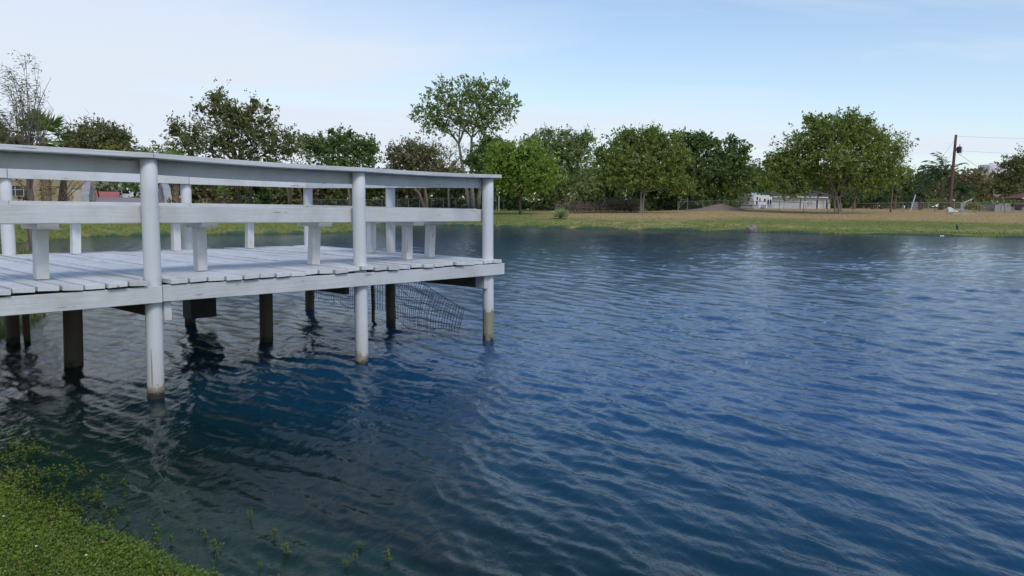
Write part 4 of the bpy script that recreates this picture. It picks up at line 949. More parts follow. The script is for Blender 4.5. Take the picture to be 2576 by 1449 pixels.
def fence(label, pts, h, step, rail_m):
    """pts: (px, distance) run of the fence"""
    G = [base(x, Y) for x, Y in pts]; t = thing('chain_link_fence', label, 'fence', G[0])
    tops = []; 
    for a, b_ in zip(G[:-1], G[1:]):
        n = max(1, int(round(np.linalg.norm((b_ - a)[:2]) / step)))
        for i in range(n + (1 if b_ is G[-1] else 0)):
            q = a + (b_ - a) * (i / n); q = np.array([q[0], q[1], zt1(q[0], q[1])]); tops.append(q)
    for q in tops:
        MB().tube([q - G[0] + (0, 0, -0.1), q - G[0] + (0, 0, h + 0.06)], 0.034, 6).build('post', M_galv, t)
    MB().tube([q - G[0] + (0, 0, h) for q in tops], 0.030, 6).build('top_rail', rail_m, t)
    V, F = [], []
    for q in tops: V += [q - G[0] + (0, 0.04, 0.02), q - G[0] + (0, 0.04, h - 0.04)]
    for i in range(len(tops) - 1): F.append((2 * i, 2 * i + 2, 2 * i + 3, 2 * i + 1))
    MB().add(V, F).build('wire_mesh', M_link, t)
    return tops
fence('chain link fence behind the deck along the dark wood', [(520, 145), (1000, 136), (1248, 118)], 1.75, 3.05, M_galv)
fence('long chain link fence with green top rail across the right lawn', [(1705, 104), (1960, 101), (2400, 97), (2640, 95)], 1.22, 3.05, M_greenrail)
def stake(label, x, Y, h, r, m, lean=0.0):
    b0 = base(x, Y); o = MB().tube([(0, 0, -0.2), (lean * 0.5, 0, h * 0.5), (lean, 0, h)], r, 8).build('fence_stake', m, None, b0); tag(o, label, 'post')
stake('white stake at the fence end right of the deck corner', 1255, 112, 2.1, 0.08, M_white)
stake('weathered brown post beside the white stake', 1267, 112, 1.75, 0.08, M_bark)
b0 = base(1715, 106); t = thing('gate_frame', 'crooked grey gate frame at the fence start', 'gate', b0)
MB().tube([(-0.5, 0, -0.1), (-0.1, 0, 1.9)], 0.05, 6).build('post', M_barkl, t); MB().tube([(0.8, 0, -0.1), (0.75, 0, 1.8)], 0.05, 6).build('post', M_barkl, t)
MB().tube([(-0.2, 0.02, 1.45), (0.76, 0.02, 1.55)], 0.035, 6).build('bar', M_barkl, t); MB().tube([(-0.42, 0.06, 0.3), (0.76, 0.06, 1.5)], 0.03, 6).build('brace', M_barkl, t)

# ------------------------------------------------------------------ tan building and stone bridge on the left bank
M_stucco = basic('tan_stucco', (0.46, 0.345, 0.235), (0.37, 0.27, 0.18), 2.5, 0.95, 0.5, bd=0.05)
M_glassd = basic('dark_glass', (0.015, 0.018, 0.022), (0.03, 0.035, 0.04), 2, 0.08)
M_frame = basic('pale_frame', (0.62, 0.62, 0.60), (0.52, 0.52, 0.50), 5, 0.6)
M_doorw = basic('cream_door', (0.60, 0.55, 0.46), (0.52, 0.47, 0.39), 3, 0.6)
Yb = 82.0; b0 = base(60, Yb); kx = Yb / FPX
t = thing('tan_building', 'tan stucco building with window and cream door left of the bridge', 'building', b0)
def bx_(x): return XofY(x, Yb) - b0[0]
def bz_(y, x=100): return zpx(y, x, Yb) - b0[2]
xr, xl = bx_(243), bx_(-260); wz1, wz0 = bz_(468), bz_(493); dz1 = bz_(473); X1, X2, D1, D2 = bx_(20), bx_(82), bx_(182), bx_(206); H = bz_(408)
fl_ = -0.3
def wall_piece(x0, x1, z0, z1): MB().box(x0, x1, 0, 0.3, z0, z1).build('wall_panel', M_stucco, t)
wall_piece(xl, X1, fl_, H); wall_piece(X1, X2, fl_, wz0); wall_piece(X1, X2, wz1, H); wall_piece(X2, D1, fl_, H); wall_piece(D1, D2, dz1, H); wall_piece(D2, xr, fl_, H)
MB().box(xr - 0.3, xr, 0.301, 9, fl_, H).build('side_wall', M_stucco, t); MB().box(xl - 0.1, xr + 0.15, -0.12, 9.1, H + 0.002, H + 0.22).build('roof', M_bark, t)
w_ = MB().box(X1, X2, 0.12, 0.16, wz0, wz1).build('window', M_glassd, t)
for xx in (X1 + 0.03, bx_(40), bx_(61), X2 - 0.03): MB().box(xx - 0.03, xx + 0.03, 0.06, 0.118, wz0 + 0.001, wz1 - 0.001).build('frame', M_frame, w_)
MB().box(X1 + 0.07, X2 - 0.07, 0.07, 0.117, (wz0 + wz1) / 2 + 0.1, (wz0 + wz1) / 2 + 0.15).build('frame', M_frame, w_)
MB().box(X1 - 0.06, X2 + 0.06, -0.06, -0.002, wz0 - 0.10, wz0).build('sill', M_stucco, w_)
d_ = MB().box(D1, D2, 0.10, 0.16, -0.1, dz1).build('door', M_doorw, t)
MB().tube([(D1 + 0.12, 0.10, 1.0), (D1 + 0.12, 0.02, 1.0)], 0.04, 8).build('handle', M_galv, d_)
tree('small_shrub', 'small brown green shrub under the building window', 62, 76, [(62, 502, 13, 6), (58, 499, 10, 4)], L_grey, M_barkd, l=0.16, w=0.07, seed=91, fill=0.0, dens=2.4, spray=0.25, trunk_r=0.05, cat='shrub')

M_stone = basic('pale_stone', (0.46, 0.43, 0.41), (0.30, 0.28, 0.265), 2.4, 0.9, 0.6, bd=0.05)
M_planks = basic('grey_planks', (0.36, 0.31, 0.285), (0.26, 0.22, 0.20), 3, 0.85, 0.3, (0.2, 3, 3))
Yr = 47.0; bl_ = base(322, Yr)
t = thing('stone_bridge', 'arched footbridge with pale stone parapets and grey plank deck', 'bridge', bl_, math.atan2(-bl_[0], bl_[1]))
hw = 2.35; Lb = 10.0; z_in = zpx(515, 322, Yr) - bl_[2]
def arch(q): return z_in + 0.42 * math.sin(math.pi * min(max(q, 0), 1)) ** 0.8
npk = 30
for i in range(npk):
    q0, q1 = i / npk, (i + 0.93) / npk
    za, zb_ = arch(q0), arch(q1)
    MB().add([(-hw + .3, q0 * Lb, za), (hw - .3, q0 * Lb, za), (hw - .3, q1 * Lb, zb_), (-hw + .3, q1 * Lb, zb_),
              (-hw + .3, q0 * Lb, za + .07), (hw - .3, q0 * Lb, za + .07), (hw - .3, q1 * Lb, zb_ + .07), (-hw + .3, q1 * Lb, zb_ + .07)], BOXF).build('plank', M_planks, t)
for sgn in (-1, 1):
    n = 15; x0, x1 = sorted((sgn * (hw + 0.12), sgn * (hw - 0.30)))
    for i in range(n):                                            # stone by stone along the curve
        q0, q1 = i / n, (i + 0.97) / n; V = []
        for q in (q0, q1):
            tt = arch(q) + 0.20 + 0.85 * math.sin(math.pi * (0.06 + 0.88 * q)) ** 0.55 + random.uniform(-0.015, 0.015)
            jx = random.uniform(-0.02, 0.02)
            V += [(x0 + jx, q * Lb - 0.2, -0.5), (x1 + jx, q * Lb - 0.2, -0.5), (x1 + jx, q * Lb - 0.2, tt), (x0 + jx, q * Lb - 0.2, tt)]
        MB().add(V, [(0, 1, 2, 3), (7, 6, 5, 4), (0, 4, 5, 1), (1, 5, 6, 2), (2, 6, 7, 3), (3, 7, 4, 0)]).build('parapet_stone', M_stone, t)
    xs = sgn * (hw - 0.52)
    MB().tube([(xs, 0.1, z_in)] + [(xs, q * Lb, arch(q) + 0.75 * math.sin(math.pi * (0.08 + 0.84 * q)) ** 0.5) for q in np.linspace(0.02, 0.98, 14)] + [(xs, Lb - 0.1, z_in)], 0.055, 7).build('handrail', M_barkl, t, smooth=True)
def ball_shrub(label, x, Y, y, rx, ry, seed):
    tree('round_shrub', label, x, Y, [(x, y, rx, ry), (x - rx * 0.3, y + ry * 0.3, rx * 0.6, ry * 0.6)], L_dark, M_barkd, l=0.09, w=0.06, seed=seed, fill=0.0, dens=2.0, spray=0.10, trunk_r=0.04, cat='shrub', rough=0.12, subs=2)
ball_shrub('small clipped green shrub at the left foot of the bridge', 222, 46.2, 507, 12, 8, 92)
ball_shrub('small clipped green shrub at the right foot of the bridge', 427, 46.2, 509, 11, 8, 93)
# white blossom sprays behind the bridge
r_ = np.random.default_rng(94); b0 = base(340, 70); t = thing('flowering_shrub', 'dark shrub with white blossom spikes behind the bridge', 'shrub', b0)
v, f, tint, _ = crown([(at(320, 470, 70) - b0, np.array([1.5, 1.0, 1.1])), (at(350, 480, 70) - b0, np.array([1.0, 1.0, 0.9])), (at(265, 475, 70) - b0, np.array([0.7, 1.0, 0.9]))], 0.3, 0.14, 2.2, r_, 10, 0.5)
me = new_mesh('foliage', v, f); set_tint(me, tint); link('foliage', me, L_dark, t)
MB().tube([(0, 0, -0.2), (0, 0, 1.4)], 0.08, 6).build('stem', M_barkd, t)
for (x, y) in ((303, 466), (282, 473), (352, 470), (346, 489), (300, 472)):
    cs = (at(x, y, 69) - b0) + r_.normal(size=(26, 3)) * np.array([0.07, 0.07, 0.13]); ax = unit(r_.normal(size=(26, 3))) * 0.06; sh = unit(np.cross(ax, r_.normal(size=(26, 3)))) * 0.05
    v, f = leaf_quads(cs, ax, sh); me = new_mesh('blossom', v, f); link('blossom', me, M_white, t)

# ------------------------------------------------------------------ vehicles beyond the bridge
M_red = basic('red_paint', (0.42, 0.125, 0.11), (0.34, 0.09, 0.08), 2, 0.35); M_wpaint = basic('white_car_paint', (0.75, 0.75, 0.76), (0.70, 0.70, 0.71), 2, 0.3)
M_tyre = basic('tyre', (0.02, 0.02, 0.02), (0.03, 0.03, 0.03), 9, 0.9); M_lamp = basic('lamp_lens', (0.6, 0.58, 0.5), (0.5, 0.48, 0.4), 4, 0.2)
def wheel(t, x, y, r, w):
    o = MB().tube([(x, y - w / 2, r), (x, y + w / 2, r)], r, 18).build('tyre', M_tyre, t); s = -1 if y < 0 else 1
    MB().tube([(x, y + s * (w / 2 + 0.002), r), (x, y + s * (w / 2 + 0.025), r)], r * 0.58, 12).build('rim', M_galv, o)
def car(label, cat, name, b0, rz, prof, glass, wd, paint, wheels, rw, mats=None):
    t = thing(name, label, cat, b0, rz)
    MB().prism(prof, 1, -wd / 2, wd / 2).build('body', paint, t, bevel=0.05)
    for poly in glass:
        for s in (-1, 1):
            a = s * (wd / 2 + 0.003); MB().prism(poly, 1, min(a, a + s * 0.02), max(a, a + s * 0.02)).build('window', M_glassd, t)
    for x in wheels:
        for s in (-1, 1): wheel(t, x, s * (wd / 2 - 0.10), rw, 0.24)
    xe = max(p[0] for p in prof)
    for s in (-1, 1): MB().box(xe - 0.02, xe + 0.02, s * wd * 0.36 - 0.12, s * wd * 0.36 + 0.12, 0.72, 0.88).build('headlight', M_lamp, t)
    return t
b0 = base(274, 66); b0[2] = zpx(534, 274, 66)
car('red pickup half hidden beyond the bridge crest', 'pickup', 'red_pickup', b0, R(112), [(-2.5, 0.45), (2.4, 0.45), (2.45, 0.95), (1.35, 1.10), (0.75, 1.72), (-0.55, 1.75), (-0.65, 1.15), (-2.5, 1.15)],
    [[(0.62, 1.15), (1.18, 1.15), (0.70, 1.64), (0.62, 1.64)], [(-0.48, 1.15), (0.5, 1.15), (0.5, 1.66), (-0.44, 1.66)]], 1.85, M_red, (-1.5, 1.5), 0.38)
b0 = base(318, 80); b0[2] = zpx(512, 318, 80)
car('white car roof showing above the bridge planks', 'car', 'white_car', b0, R(0), [(-2.2, 0.4), (2.2, 0.4), (2.2, 0.85), (1.1, 0.98), (0.55, 1.62), (-1.2, 1.66), (-1.9, 1.05), (-2.2, 0.95)],
    [[(0.10, 1.02), (0.92, 1.02), (0.48, 1.54), (0.10, 1.56)], [(-0.75, 1.02), (0.0, 1.02), (0.0, 1.56), (-0.75, 1.58)], [(-1.65, 1.05), (-0.85, 1.02), (-0.85, 1.57), (-1.15, 1.56)]], 1.8, M_wpaint, (-1.35, 1.35), 0.34)

# ------------------------------------------------------------------ travel trailer and white brick house
def rv():
    Y = 116.0; m = Y / FPX; b0 = base(1895, Y); b0[2] = zpx(532, 1895, Y); b0[0] -= 1.25 * math.sin(R(50)); b0[1] += 1.25 * math.cos(R(50))
    M_rv = basic('trailer_skin', (0.76, 0.76, 0.76), (0.68, 0.68, 0.69), 1.5, 0.45); M_blue = basic('trailer_stripe', (0.13, 0.17, 0.26), (0.16, 0.20, 0.30), 2, 0.5); M_rvg = basic('trailer_lower', (0.42, 0.45, 0.50), (0.36, 0.39, 0.44), 2, 0.5)
    t = thing('travel_trailer', 'white travel trailer with blue stripe parked behind the fence', 'trailer', b0, R(50))
    # local x: along the trailer to the right, local y: depth; front-left end faces the camera side
    L_, W_, Hh = 7.2, 2.5, 2.55
    MB().prism([(-0.02, 0.42), (L_, 0.42), (L_, Hh), (0.30, Hh), (0.0, Hh - 0.55)], 1, -W_ / 2, W_ / 2).build('body', M_rv, t, bevel=0.06)
    MB().box(0.25, L_ + 0.01, -W_ / 2 - 0.012, -W_ / 2 - 0.002, 0.50, 0.86).build('lower_band', M_rvg, t); MB().box(0.05, L_ + 0.01, -W_ / 2 - 0.018, -W_ / 2 - 0.004, 0.86, 1.00).build('stripe', M_blue, t)
    MB().box(-0.05, -0.022, -W_ / 2 + 0.1, W_ / 2 - 0.1, 0.88, 0.98).build('bumper_strip', M_blue, t)
    for (x0, x1, z0, z1) in ((1.0, 1.5, 1.75, 2.2), (0.9, 1.45, 1.05, 1.60), (3.9, 4.5, 1.55, 2.0), (5.3, 5.9, 1.1, 1.9), (6.3, 6.9, 1.1, 1.9)):
        o = MB().box(x0, x1, -W_ / 2 - 0.03, -W_ / 2 - 0.019, z0, z1).build('window', M_glassd, t); MB().box(x0 - 0.05, x1 + 0.05, -W_ / 2 - 0.038, -W_ / 2 - 0.031, z0 - 0.05, z0 - 0.002).build('frame', M_frame, o)
    d = MB().box(1.9, 2.6, -W_ / 2 - 0.05, -W_ / 2 - 0.019, 0.55, 2.25).build('door', M_rv, t); MB().box(2.05, 2.45, -W_ / 2 - 0.06, -W_ / 2 - 0.052, 1.5, 2.1).build('door_window', M_glassd, d)
    MB().box(4.75, 5.2, -W_ / 2 - 0.05, -W_ / 2 - 0.019, 0.55, 2.25).build('door', M_rv, t)
    for x in (3.0, 3.85):
        o = MB().tube([(x, -W_ / 2 - 0.05, 0.34), (x, -W_ / 2 + 0.18, 0.34)], 0.34, 16).build('tyre', M_tyre, t); MB().tube([(x, -W_ / 2 - 0.075, 0.34), (x, -W_ / 2 - 0.052, 0.34)], 0.2, 12).build('rim', M_galv, o)
    MB().prism([(2.6, Hh + .002), (4.1, Hh + .002), (4.0, Hh + 0.34), (2.75, Hh + 0.34)], 1, -0.45, 0.45).build('air_conditioner', M_white, t, bevel=0.04)
    MB().box(1.0, 1.6, -0.3, 0.3, Hh + .002, Hh + 0.12).build('roof_vent', M_white, t)
    for yy in (-0.9, 0.9): MB().box(-0.06, -0.022, yy - 0.12, yy + 0.12, 0.75, 0.85).build('tail_lamp', M_red, t)
rv()
def brick_mat():
    m, n, l, b = nodes('whitewashed_brick'); b.inputs['Roughness'].default_value = 0.9
    t = n.new('ShaderNodeTexCoord'); mp_ = n.new('ShaderNodeMapping'); mp_.inputs['Rotation'].default_value = (R(90), 0, 0); l.new(t.outputs['Object'], mp_.inputs[0])
    br = n.new('ShaderNodeTexBrick'); l.new(mp_.outputs[0], br.inputs['Vector']); br.inputs['Scale'].default_value = 1.0; br.inputs['Brick Width'].default_value = 0.42; br.inputs['Row Height'].default_value = 0.15; br.inputs['Mortar Size'].default_value = 0.02
    br.inputs['Color1'].default_value = (0.66, 0.645, 0.64, 1); br.inputs['Color2'].default_value = (0.54, 0.53, 0.535, 1); br.inputs['Mortar'].default_value = (0.58, 0.57, 0.57, 1); br.inputs['Bias'].default_value = -0.3
    nn = noise(n, l, t.outputs['Object'], 5.5, 3); rr_ = ramp(n, [(0.60, (0, 0, 0)), (0.68, (1, 1, 1))]); l.new(nn, rr_.inputs[0])
    l.new(mix(n, l, mth(n, l, 'MULTIPLY', rr_.outputs[0], 0.40), br.outputs['Color'], (0.24, 0.21, 0.20)), b.inputs['Base Color']); return m
def house():
    M_br = brick_mat(); M_roof = basic('grey_shingles', (0.085, 0.085, 0.095), (0.055, 0.055, 0.062), 4, 0.9, 0.4)
    Y = 128.0; b0 = base(2011, Y); b0[2] = zpx(530, 2011, Y); hw_ = zpx(497, 2011, Y) - b0[2]
    t = thing('white_brick_house', 'low white brick house with garage door and grey roof', 'house', b0)
    s = Y / FPX; Lw = (2011 - 1935) * s; Rw = (2096 - 2011) * s
    # corner of the house nearest the camera at the origin; left wall runs left and back, right wall right and back
    aL, aR = R(180 - 14), R(14)
    def seg(ang, x0, x1, z0, z1, th, name, mat, par=t, off=0.0):
        c, s_ = math.cos(ang), math.sin(ang); nx, ny = (-s_, c) if ang < 1.5 else (s_, -c)      # inward normal
        def P(a, d, z): return (a * c + nx * d, a * s_ + ny * d, z)
        V = [P(x0, off, z0), P(x1, off, z0), P(x1, off + th, z0), P(x0, off + th, z0), P(x0, off, z1), P(x1, off, z1), P(x1, off + th, z1), P(x0, off + th, z1)]
        F = BOXF if ang < 1.5 else BOXF[:, ::-1]
        return MB().add(V, F).build(name, mat, par)
    Ll, Rl = Lw / math.cos(R(14)), Rw / math.cos(R(14))
    g0, g1 = (2011 - 1988) * s * 1.03 + 0.9, (2011 - 1958) * s * 1.03 + 0.35
    seg(aL, 0.002, g0, -0.4, hw_, 0.25, 'wall', M_br); seg(aL, g0, g1, hw_ - 0.35, hw_, 0.25, 'wall', M_br); seg(aL, g1, Ll, -0.4, hw_, 0.25, 'wall', M_br)
    gd = seg(aL, g0, g1, -0.3, hw_ - 0.36, 0.06, 'garage_door', M_wpaint, off=0.08)
    for i in range(1, 4): seg(aL, g0 + 0.03, g1 - 0.03, -0.3 + i * 0.55, -0.3 + i * 0.55 + 0.03, 0.02, 'panel_joint', M_frame, gd, off=0.055)
    seg(aR, 0.26, 3.9, -0.4, hw_, 0.25, 'wall', M_br); seg(aR, 4.6, Rl, -0.4, hw_, 0.25, 'wall', M_br); seg(aR, 3.9, 4.6, hw_ - 0.5, hw_, 0.25, 'wall', M_br)
    seg(aR, 3.9, 4.6, -0.3, hw_ - 0.51, 0.06, 'door', M_doorw, off=0.08)
    for x0 in (3.15, 5.0): seg(aR, x0, x0 + 0.28, 0.35, 1.75, 0.03, 'window', M_glassd, off=-0.034)
    seg(aR, 4.72, 4.80, 0.0, hw_, 0.04, 'downpipe', M_wpaint, off=-0.045)
    # hip roof with white fascia
    def pt(ang, a, d):
        c, s_ = math.cos(ang), math.sin(ang); nx, ny = (-s_, c) if ang < 1.5 else (s_, -c); return np.array([a * c + nx * d, a * s_ + ny * d])
    A, B_, Cc = pt(aL, Ll + 0.5, -0.5), np.array([0, -0.62]), pt(aR, Rl + 0.5, -0.5); bk = np.array([0, 9.0]); Dd, Ee = A + bk, Cc + bk
    z0, z1, zt_ = hw_ + 0.012, hw_ + 0.17, hw_ + 1.75
    V = [(*q, z1) for q in (A, B_, Cc, Ee, Dd)] + [(A[0] + 3.5, 4.8, zt_), (Cc[0] - 3.5, 4.8, zt_)]
    MB().add(V, [(0, 1, 5), (1, 6, 5), (1, 2, 6), (2, 3, 6), (3, 4, 5, 6), (4, 0, 5)]).build('roof', M_roof, t)
    V = [(*q, z0) for q in (A, B_, Cc, Ee, Dd)] + [(*q, z1 - 0.003) for q in (A, B_, Cc, Ee, Dd)]
    MB().add(V, [(4, 3, 2, 1, 0)] + [(i, (i + 1) % 5, 5 + (i + 1) % 5, 5 + i) for i in range(5)]).build('fascia', M_wpaint, t)
    MB().tube([(1.6, 3.0, hw_ + 0.8), (1.6, 3.0, hw_ + 1.75)], 0.12, 8).build('vent_pipe', M_galv, t)
    return b0
hb = house()
t = thing('bicycle', 'dark bicycle leaning low against the white house', 'bicycle', (hb[0] + 0.9, hb[1] - 0.7, zt1(hb[0] + 0.9, hb[1] - 0.7) + 0.25), R(12))
for x in (0.0, 1.05):
    th = np.linspace(0, 2 * math.pi, 17); MB().tube([(x + 0.33 * math.cos(a), 0, 0.33 + 0.33 * math.sin(a)) for a in th], 0.03, 5, False).build('tyre', M_tyre, t)
MB().tube([(0, 0, 0.33), (0.40, 0, 0.75), (0.85, 0, 0.80), (1.05, 0, 0.33)], 0.025, 6).tube([(0.40, 0, 0.75), (0.5, 0, 0.33), (0.85, 0, 0.80)], 0.025, 6).build('frame', M_tyre, t)
MB().box(0.28, 0.50, -0.06, 0.06, 0.86, 0.92).build('saddle', M_tyre, t); MB().tube([(0.80, -0.28, 0.98), (0.84, 0, 0.95), (0.80, 0.28, 0.98)], 0.02, 6).build('handlebar', M_tyre, t)

# ------------------------------------------------------------------ right hand yards: palms, pole, canopies, walls
for i, (x, Y, yc, fl2, lab) in enumerate([(2148, 124, 488, 1.6, 'pale palm trunk right of the largest tree trunks'), (2193, 128, 500, 1.3, 'short palm with peeling trunk left of the small blue canopy'), (2217, 126, 500, 1.3, 'short palm with peeling trunk right of the small blue canopy'),
                                         (2250, 122, 480, 1.8, 'straight grey palm trunk behind the fence'), (2314, 118, 492, 1.6, 'palm above the leaning white pole')]):
    b = base(x, Y); feather_palm('queen_palm', lab, x, Y, zpx(yc, x, Y) - b[2], fl2 * 1.3, 0.24, 70 + i, 'palms in the right yards', n=16, mat=L_queen)
b = base(2366, 125); q1 = feather_palm('queen_palm', 'tallest windblown palm with thick trunk left of the utility pole', 2366, 125, zpx(440, 2366, 125) - b[2], 4.4, 0.42, 75, n=40, wind=-0.9, mat=L_queen)
b = base(2418, 122); feather_palm('queen_palm', 'drooping palm just right of the utility pole', 2418, 122, zpx(478, 2418, 122) - b[2], 2.8, 0.24, 76, n=26, wind=0.3, mat=L_queen)
# dead orange frond hanging on the tall palm
r_ = np.random.default_rng(77); c = at(2352, 470, 124.5) - np.array(q1.location)
cs = c + r_.normal(size=(60, 3)) * np.array([0.22, 0.2, 0.6]); ax = unit(np.array([0.3, 0, -1.0]) + r_.normal(size=(60, 3)) * 0.25) * 0.4; sh = unit(np.cross(ax, r_.normal(size=(60, 3)))) * 0.05
v, f = leaf_quads(cs, ax, sh); me = new_mesh('dead_frond', v, f); set_tint(me, r_.random(60)); link('dead_frond', me, L_twig, q1)
M_pole = basic('creosoted_pole', (0.165, 0.085, 0.062), (0.10, 0.055, 0.042), 4, 0.9, 0.4, (1, 1, 0.1))
Yp = 112.0; b0 = base(2388, Yp); topP = at(2405, 339, Yp) - b0
pole = thing('utility_pole', 'leaning brown wooden utility pole with dark transformer', 'utility pole', b0)
ff = np.linspace(0, 1, 8)[:, None]; Pp = np.array([0, 0, -0.3]) * (1 - ff) + topP * ff
MB().tube(Pp, np.linspace(0.26, 0.17, 8), 10).build('pole_shaft', M_pole, pole, smooth=True)
pt_ = at(2413, 376, Yp - 0.35) - b0
MB().tube([pt_ + (0, 0, -0.50), pt_ + (0, 0, -0.44), pt_ + (0, 0, 0.34), pt_ + (0, 0, 0.42)], [0.27, 0.31, 0.31, 0.2], 14).build('transformer', M_black, pole, smooth=False)
MB().tube([pt_ + (0.05, 0, 0.4), pt_ + (0.05, 0, 0.75)], 0.06, 7).build('bushing', M_galv, pole); MB().box(*(pt_[0] - 0.40, pt_[0] - 0.1, pt_[1] + 0.1, pt_[1] + 0.3, pt_[2] - 0.2, pt_[2] + 0.25)).build('bracket', M_galv, pole)
MB().tube([pt_ + (0.38, 0, 0.35), pt_ + (0.45, 0, -0.2), pt_ + (0.30, 0, -0.85), pt_ + (-0.1, 0, -0.75)], 0.02, 5).build('drop_lead', M_black, pole)
def wire(label, a, b_, sag=0.0, r=0.012):
    a, b_ = np.array(a), np.array(b_); tt = np.linspace(0, 1, 14)[:, None]; P = a * (1 - tt) + b_ * tt; P[:, 2] -= (sag * 4 * tt * (1 - tt))[:, 0]
    o = MB().tube(P - a, r, 5).build('overhead_wire', M_black, None, a); tag(o, label, 'wire')
wire('topmost thin wire running right from the pole top', at(2409, 343, Yp), at(2700, 350, Yp + 25), 0.1)
wire('second wire running right from beside the transformer', at(2412, 379, Yp), at(2700, 389, Yp + 25), 0.15)
wire('steep service wire falling right from the transformer', at(2408, 384, Yp), at(2520, 455, Yp + 30), 0.2, 0.022)
wire('lowest wire running right behind the water tank', at(2397, 418, Yp), at(2700, 448, Yp + 30), 0.2)
wire('upper guy wire slanting left down from the pole', at(2401, 352, Yp), at(2301, 494, Yp - 6), 0.0, 0.012)
wire('lower guy wire slanting left down from the pole', at(2396, 384, Yp), at(2312, 500, Yp - 6), 0.0, 0.012)
b0 = base(2289, 106); tp = at(2303, 490, 106) - b0; o = MB().tube([(0, 0, -0.2), tp], 0.07, 8).build('leaning_pole', M_white, None, b0); tag(o, 'white pole leaning right behind the fence', 'pole')
M_bluec = basic('blue_canvas', (0.05, 0.085, 0.22), (0.035, 0.06, 0.16), 3, 0.8)
def canopy(label, x, Y, y0, y1, half, seed, stuff=True):
    b0 = base(x, Y); zr, ze = zpx(y0, x, Y) - b0[2], zpx(y1, x, Y) - b0[2]; t = thing('blue_canopy', label, 'canopy', b0)
    MB().add([(-half, -half, ze), (half, -half, ze), (half, half, ze), (-half, half, ze), (0, 0, zr), (-half, -half, ze - 0.15), (half, -half, ze - 0.15), (half, half, ze - 0.15), (-half, half, ze - 0.15)],
             [(0, 1, 4), (1, 2, 4), (2, 3, 4), (3, 0, 4), (5, 6, 1, 0), (6, 7, 2, 1), (7, 8, 3, 2), (8, 5, 0, 3)]).build('canvas_top', M_bluec, t)
    for sx in (-1, 1):
        for sy_ in (-1, 1): MB().box(sx * half * 0.9 - 0.05, sx * half * 0.9 + 0.05, sy_ * half * 0.9 - 0.05, sy_ * half * 0.9 + 0.05, -0.1, ze - 0.15).build('leg', M_pole, t)
    return t
canopy('blue pitched canopy on posts behind the leaning pole', 2300, 130, 491, 499, 0.95, 1)
canopy('small blue canopy top between two short palms', 2205, 132, 493, 501, 0.6, 2)
b0 = base(2300, 129.0); o = MB().box(-0.55, 0.4, -0.2, 0.2, 0.55, 1.25).box(-0.5, 0.35, -0.18, 0.18, 0.0, 0.55).build('white_cooler', M_white, None, b0, bevel=0.04); tag(o, 'white cooler box under the blue pitched canopy', 'cooler')
b0 = base(2402, 99); t = thing('white_sheet', 'crumpled white tarpaulin lying at the foot of the pole', 'tarpaulin', b0)
MB().add([(-0.95, -0.3, 0.0), (0.2, -0.5, 0.0), (0.5, 0.3, 0.0), (-0.9, 0.4, 0.0), (-0.9, 0.0, 0.62), (-0.55, 0.05, 0.60), (0.1, 0.0, 0.22), (0.45, 0.0, 0.05)], [(0, 1, 6, 5, 4), (1, 2, 7, 6), (2, 3, 4, 5, 6, 7), (3, 0, 4)]).build('sheet', M_white, t)
MB().tube([(0.2, 0, 0.16), (0.5, 0, 0.25), (0.8, 0, 0.40), (0.86, 0, 0.30)], [0.03, 0.03, 0.03, 0.02], 6).build('rope', M_white, t)
M_slab = basic('pale_concrete', (0.50, 0.46, 0.40), (0.42, 0.38, 0.33), 3, 0.9)
b0 = base(2415, 92); o = MB().box(-1.3, 1.3, -0.8, 0.8, -0.05, 0.06).build('concrete_slab', M_slab, None, b0); tag(o, 'thin pale slab on the brown lawn by the pole', 'slab')
M_block = basic('grey_block', (0.36, 0.35, 0.33), (0.27, 0.26, 0.245), 2.2, 0.9, 0.3); M_slat = basic('grey_slats', (0.21, 0.20, 0.18), (0.14, 0.13, 0.12), 4, 0.9, 0.2, (3, 3, 0.3))
def block_wall(label, x0, x1, Y, h):
    b0 = base(x0, Y); t = thing('block_wall', label, 'wall', b0); Lw = XofY(x1, Y) - b0[0]; n = max(2, int(Lw / 0.8)); nr = 4
    for j in range(nr):
        for i in range(n):
            MB().box(i * Lw / n + 0.012, (i + 1) * Lw / n - 0.012, 0, 0.2 + random.uniform(-0.01, 0.01), -0.15 + j * (h + 0.15) / nr + 0.01, -0.15 + (j + 1) * (h + 0.15) / nr - 0.01).build('block', M_block, t)
    MB().box(0.02, Lw - 0.02, 0.03, 0.17, -0.14, h - 0.02).build('mortar', M_slab, t)
block_wall('grey block wall section right of the white tarpaulin', 2416, 2442, 108, 1.30)
block_wall('grey block wall section between slat fence and grill', 2502, 2548, 108, 1.25)
block_wall('grey block wall section beyond the grill at the picture edge', 2572, 2610, 108, 1.30)
b0 = base(2458, 109); t = thing('slat_fence', 'dark upright slat fence behind the yellow bush', 'fence', b0); Lw = XofY(2500, 109) - b0[0]
for i in range(17): MB().box(i * Lw / 17, i * Lw / 17 + 0.09, 0, 0.03, -0.1, 1.15 + random.uniform(-0.03, 0.03)).build('slat', M_slat, t)
for z in (0.3, 0.95): MB().box(0, Lw, 0.032, 0.08, z, z + 0.08).build('rail', M_slat, t)
tree('yellow_bush', 'yellow green bush in front of the slat fence', 2448, 100, [(2446, 521, 18, 8), (2438, 518, 12, 7), (2458, 522, 12, 6)], L_yellow, M_barkd, l=0.18, w=0.08, seed=95, fill=0.0, dens=2.6, spray=0.3, trunk_r=0.05, cat='bush')
b0 = base(2560, 102); t = thing('barbecue_grill', 'black barbecue grill on legs near the right edge', 'grill', b0)
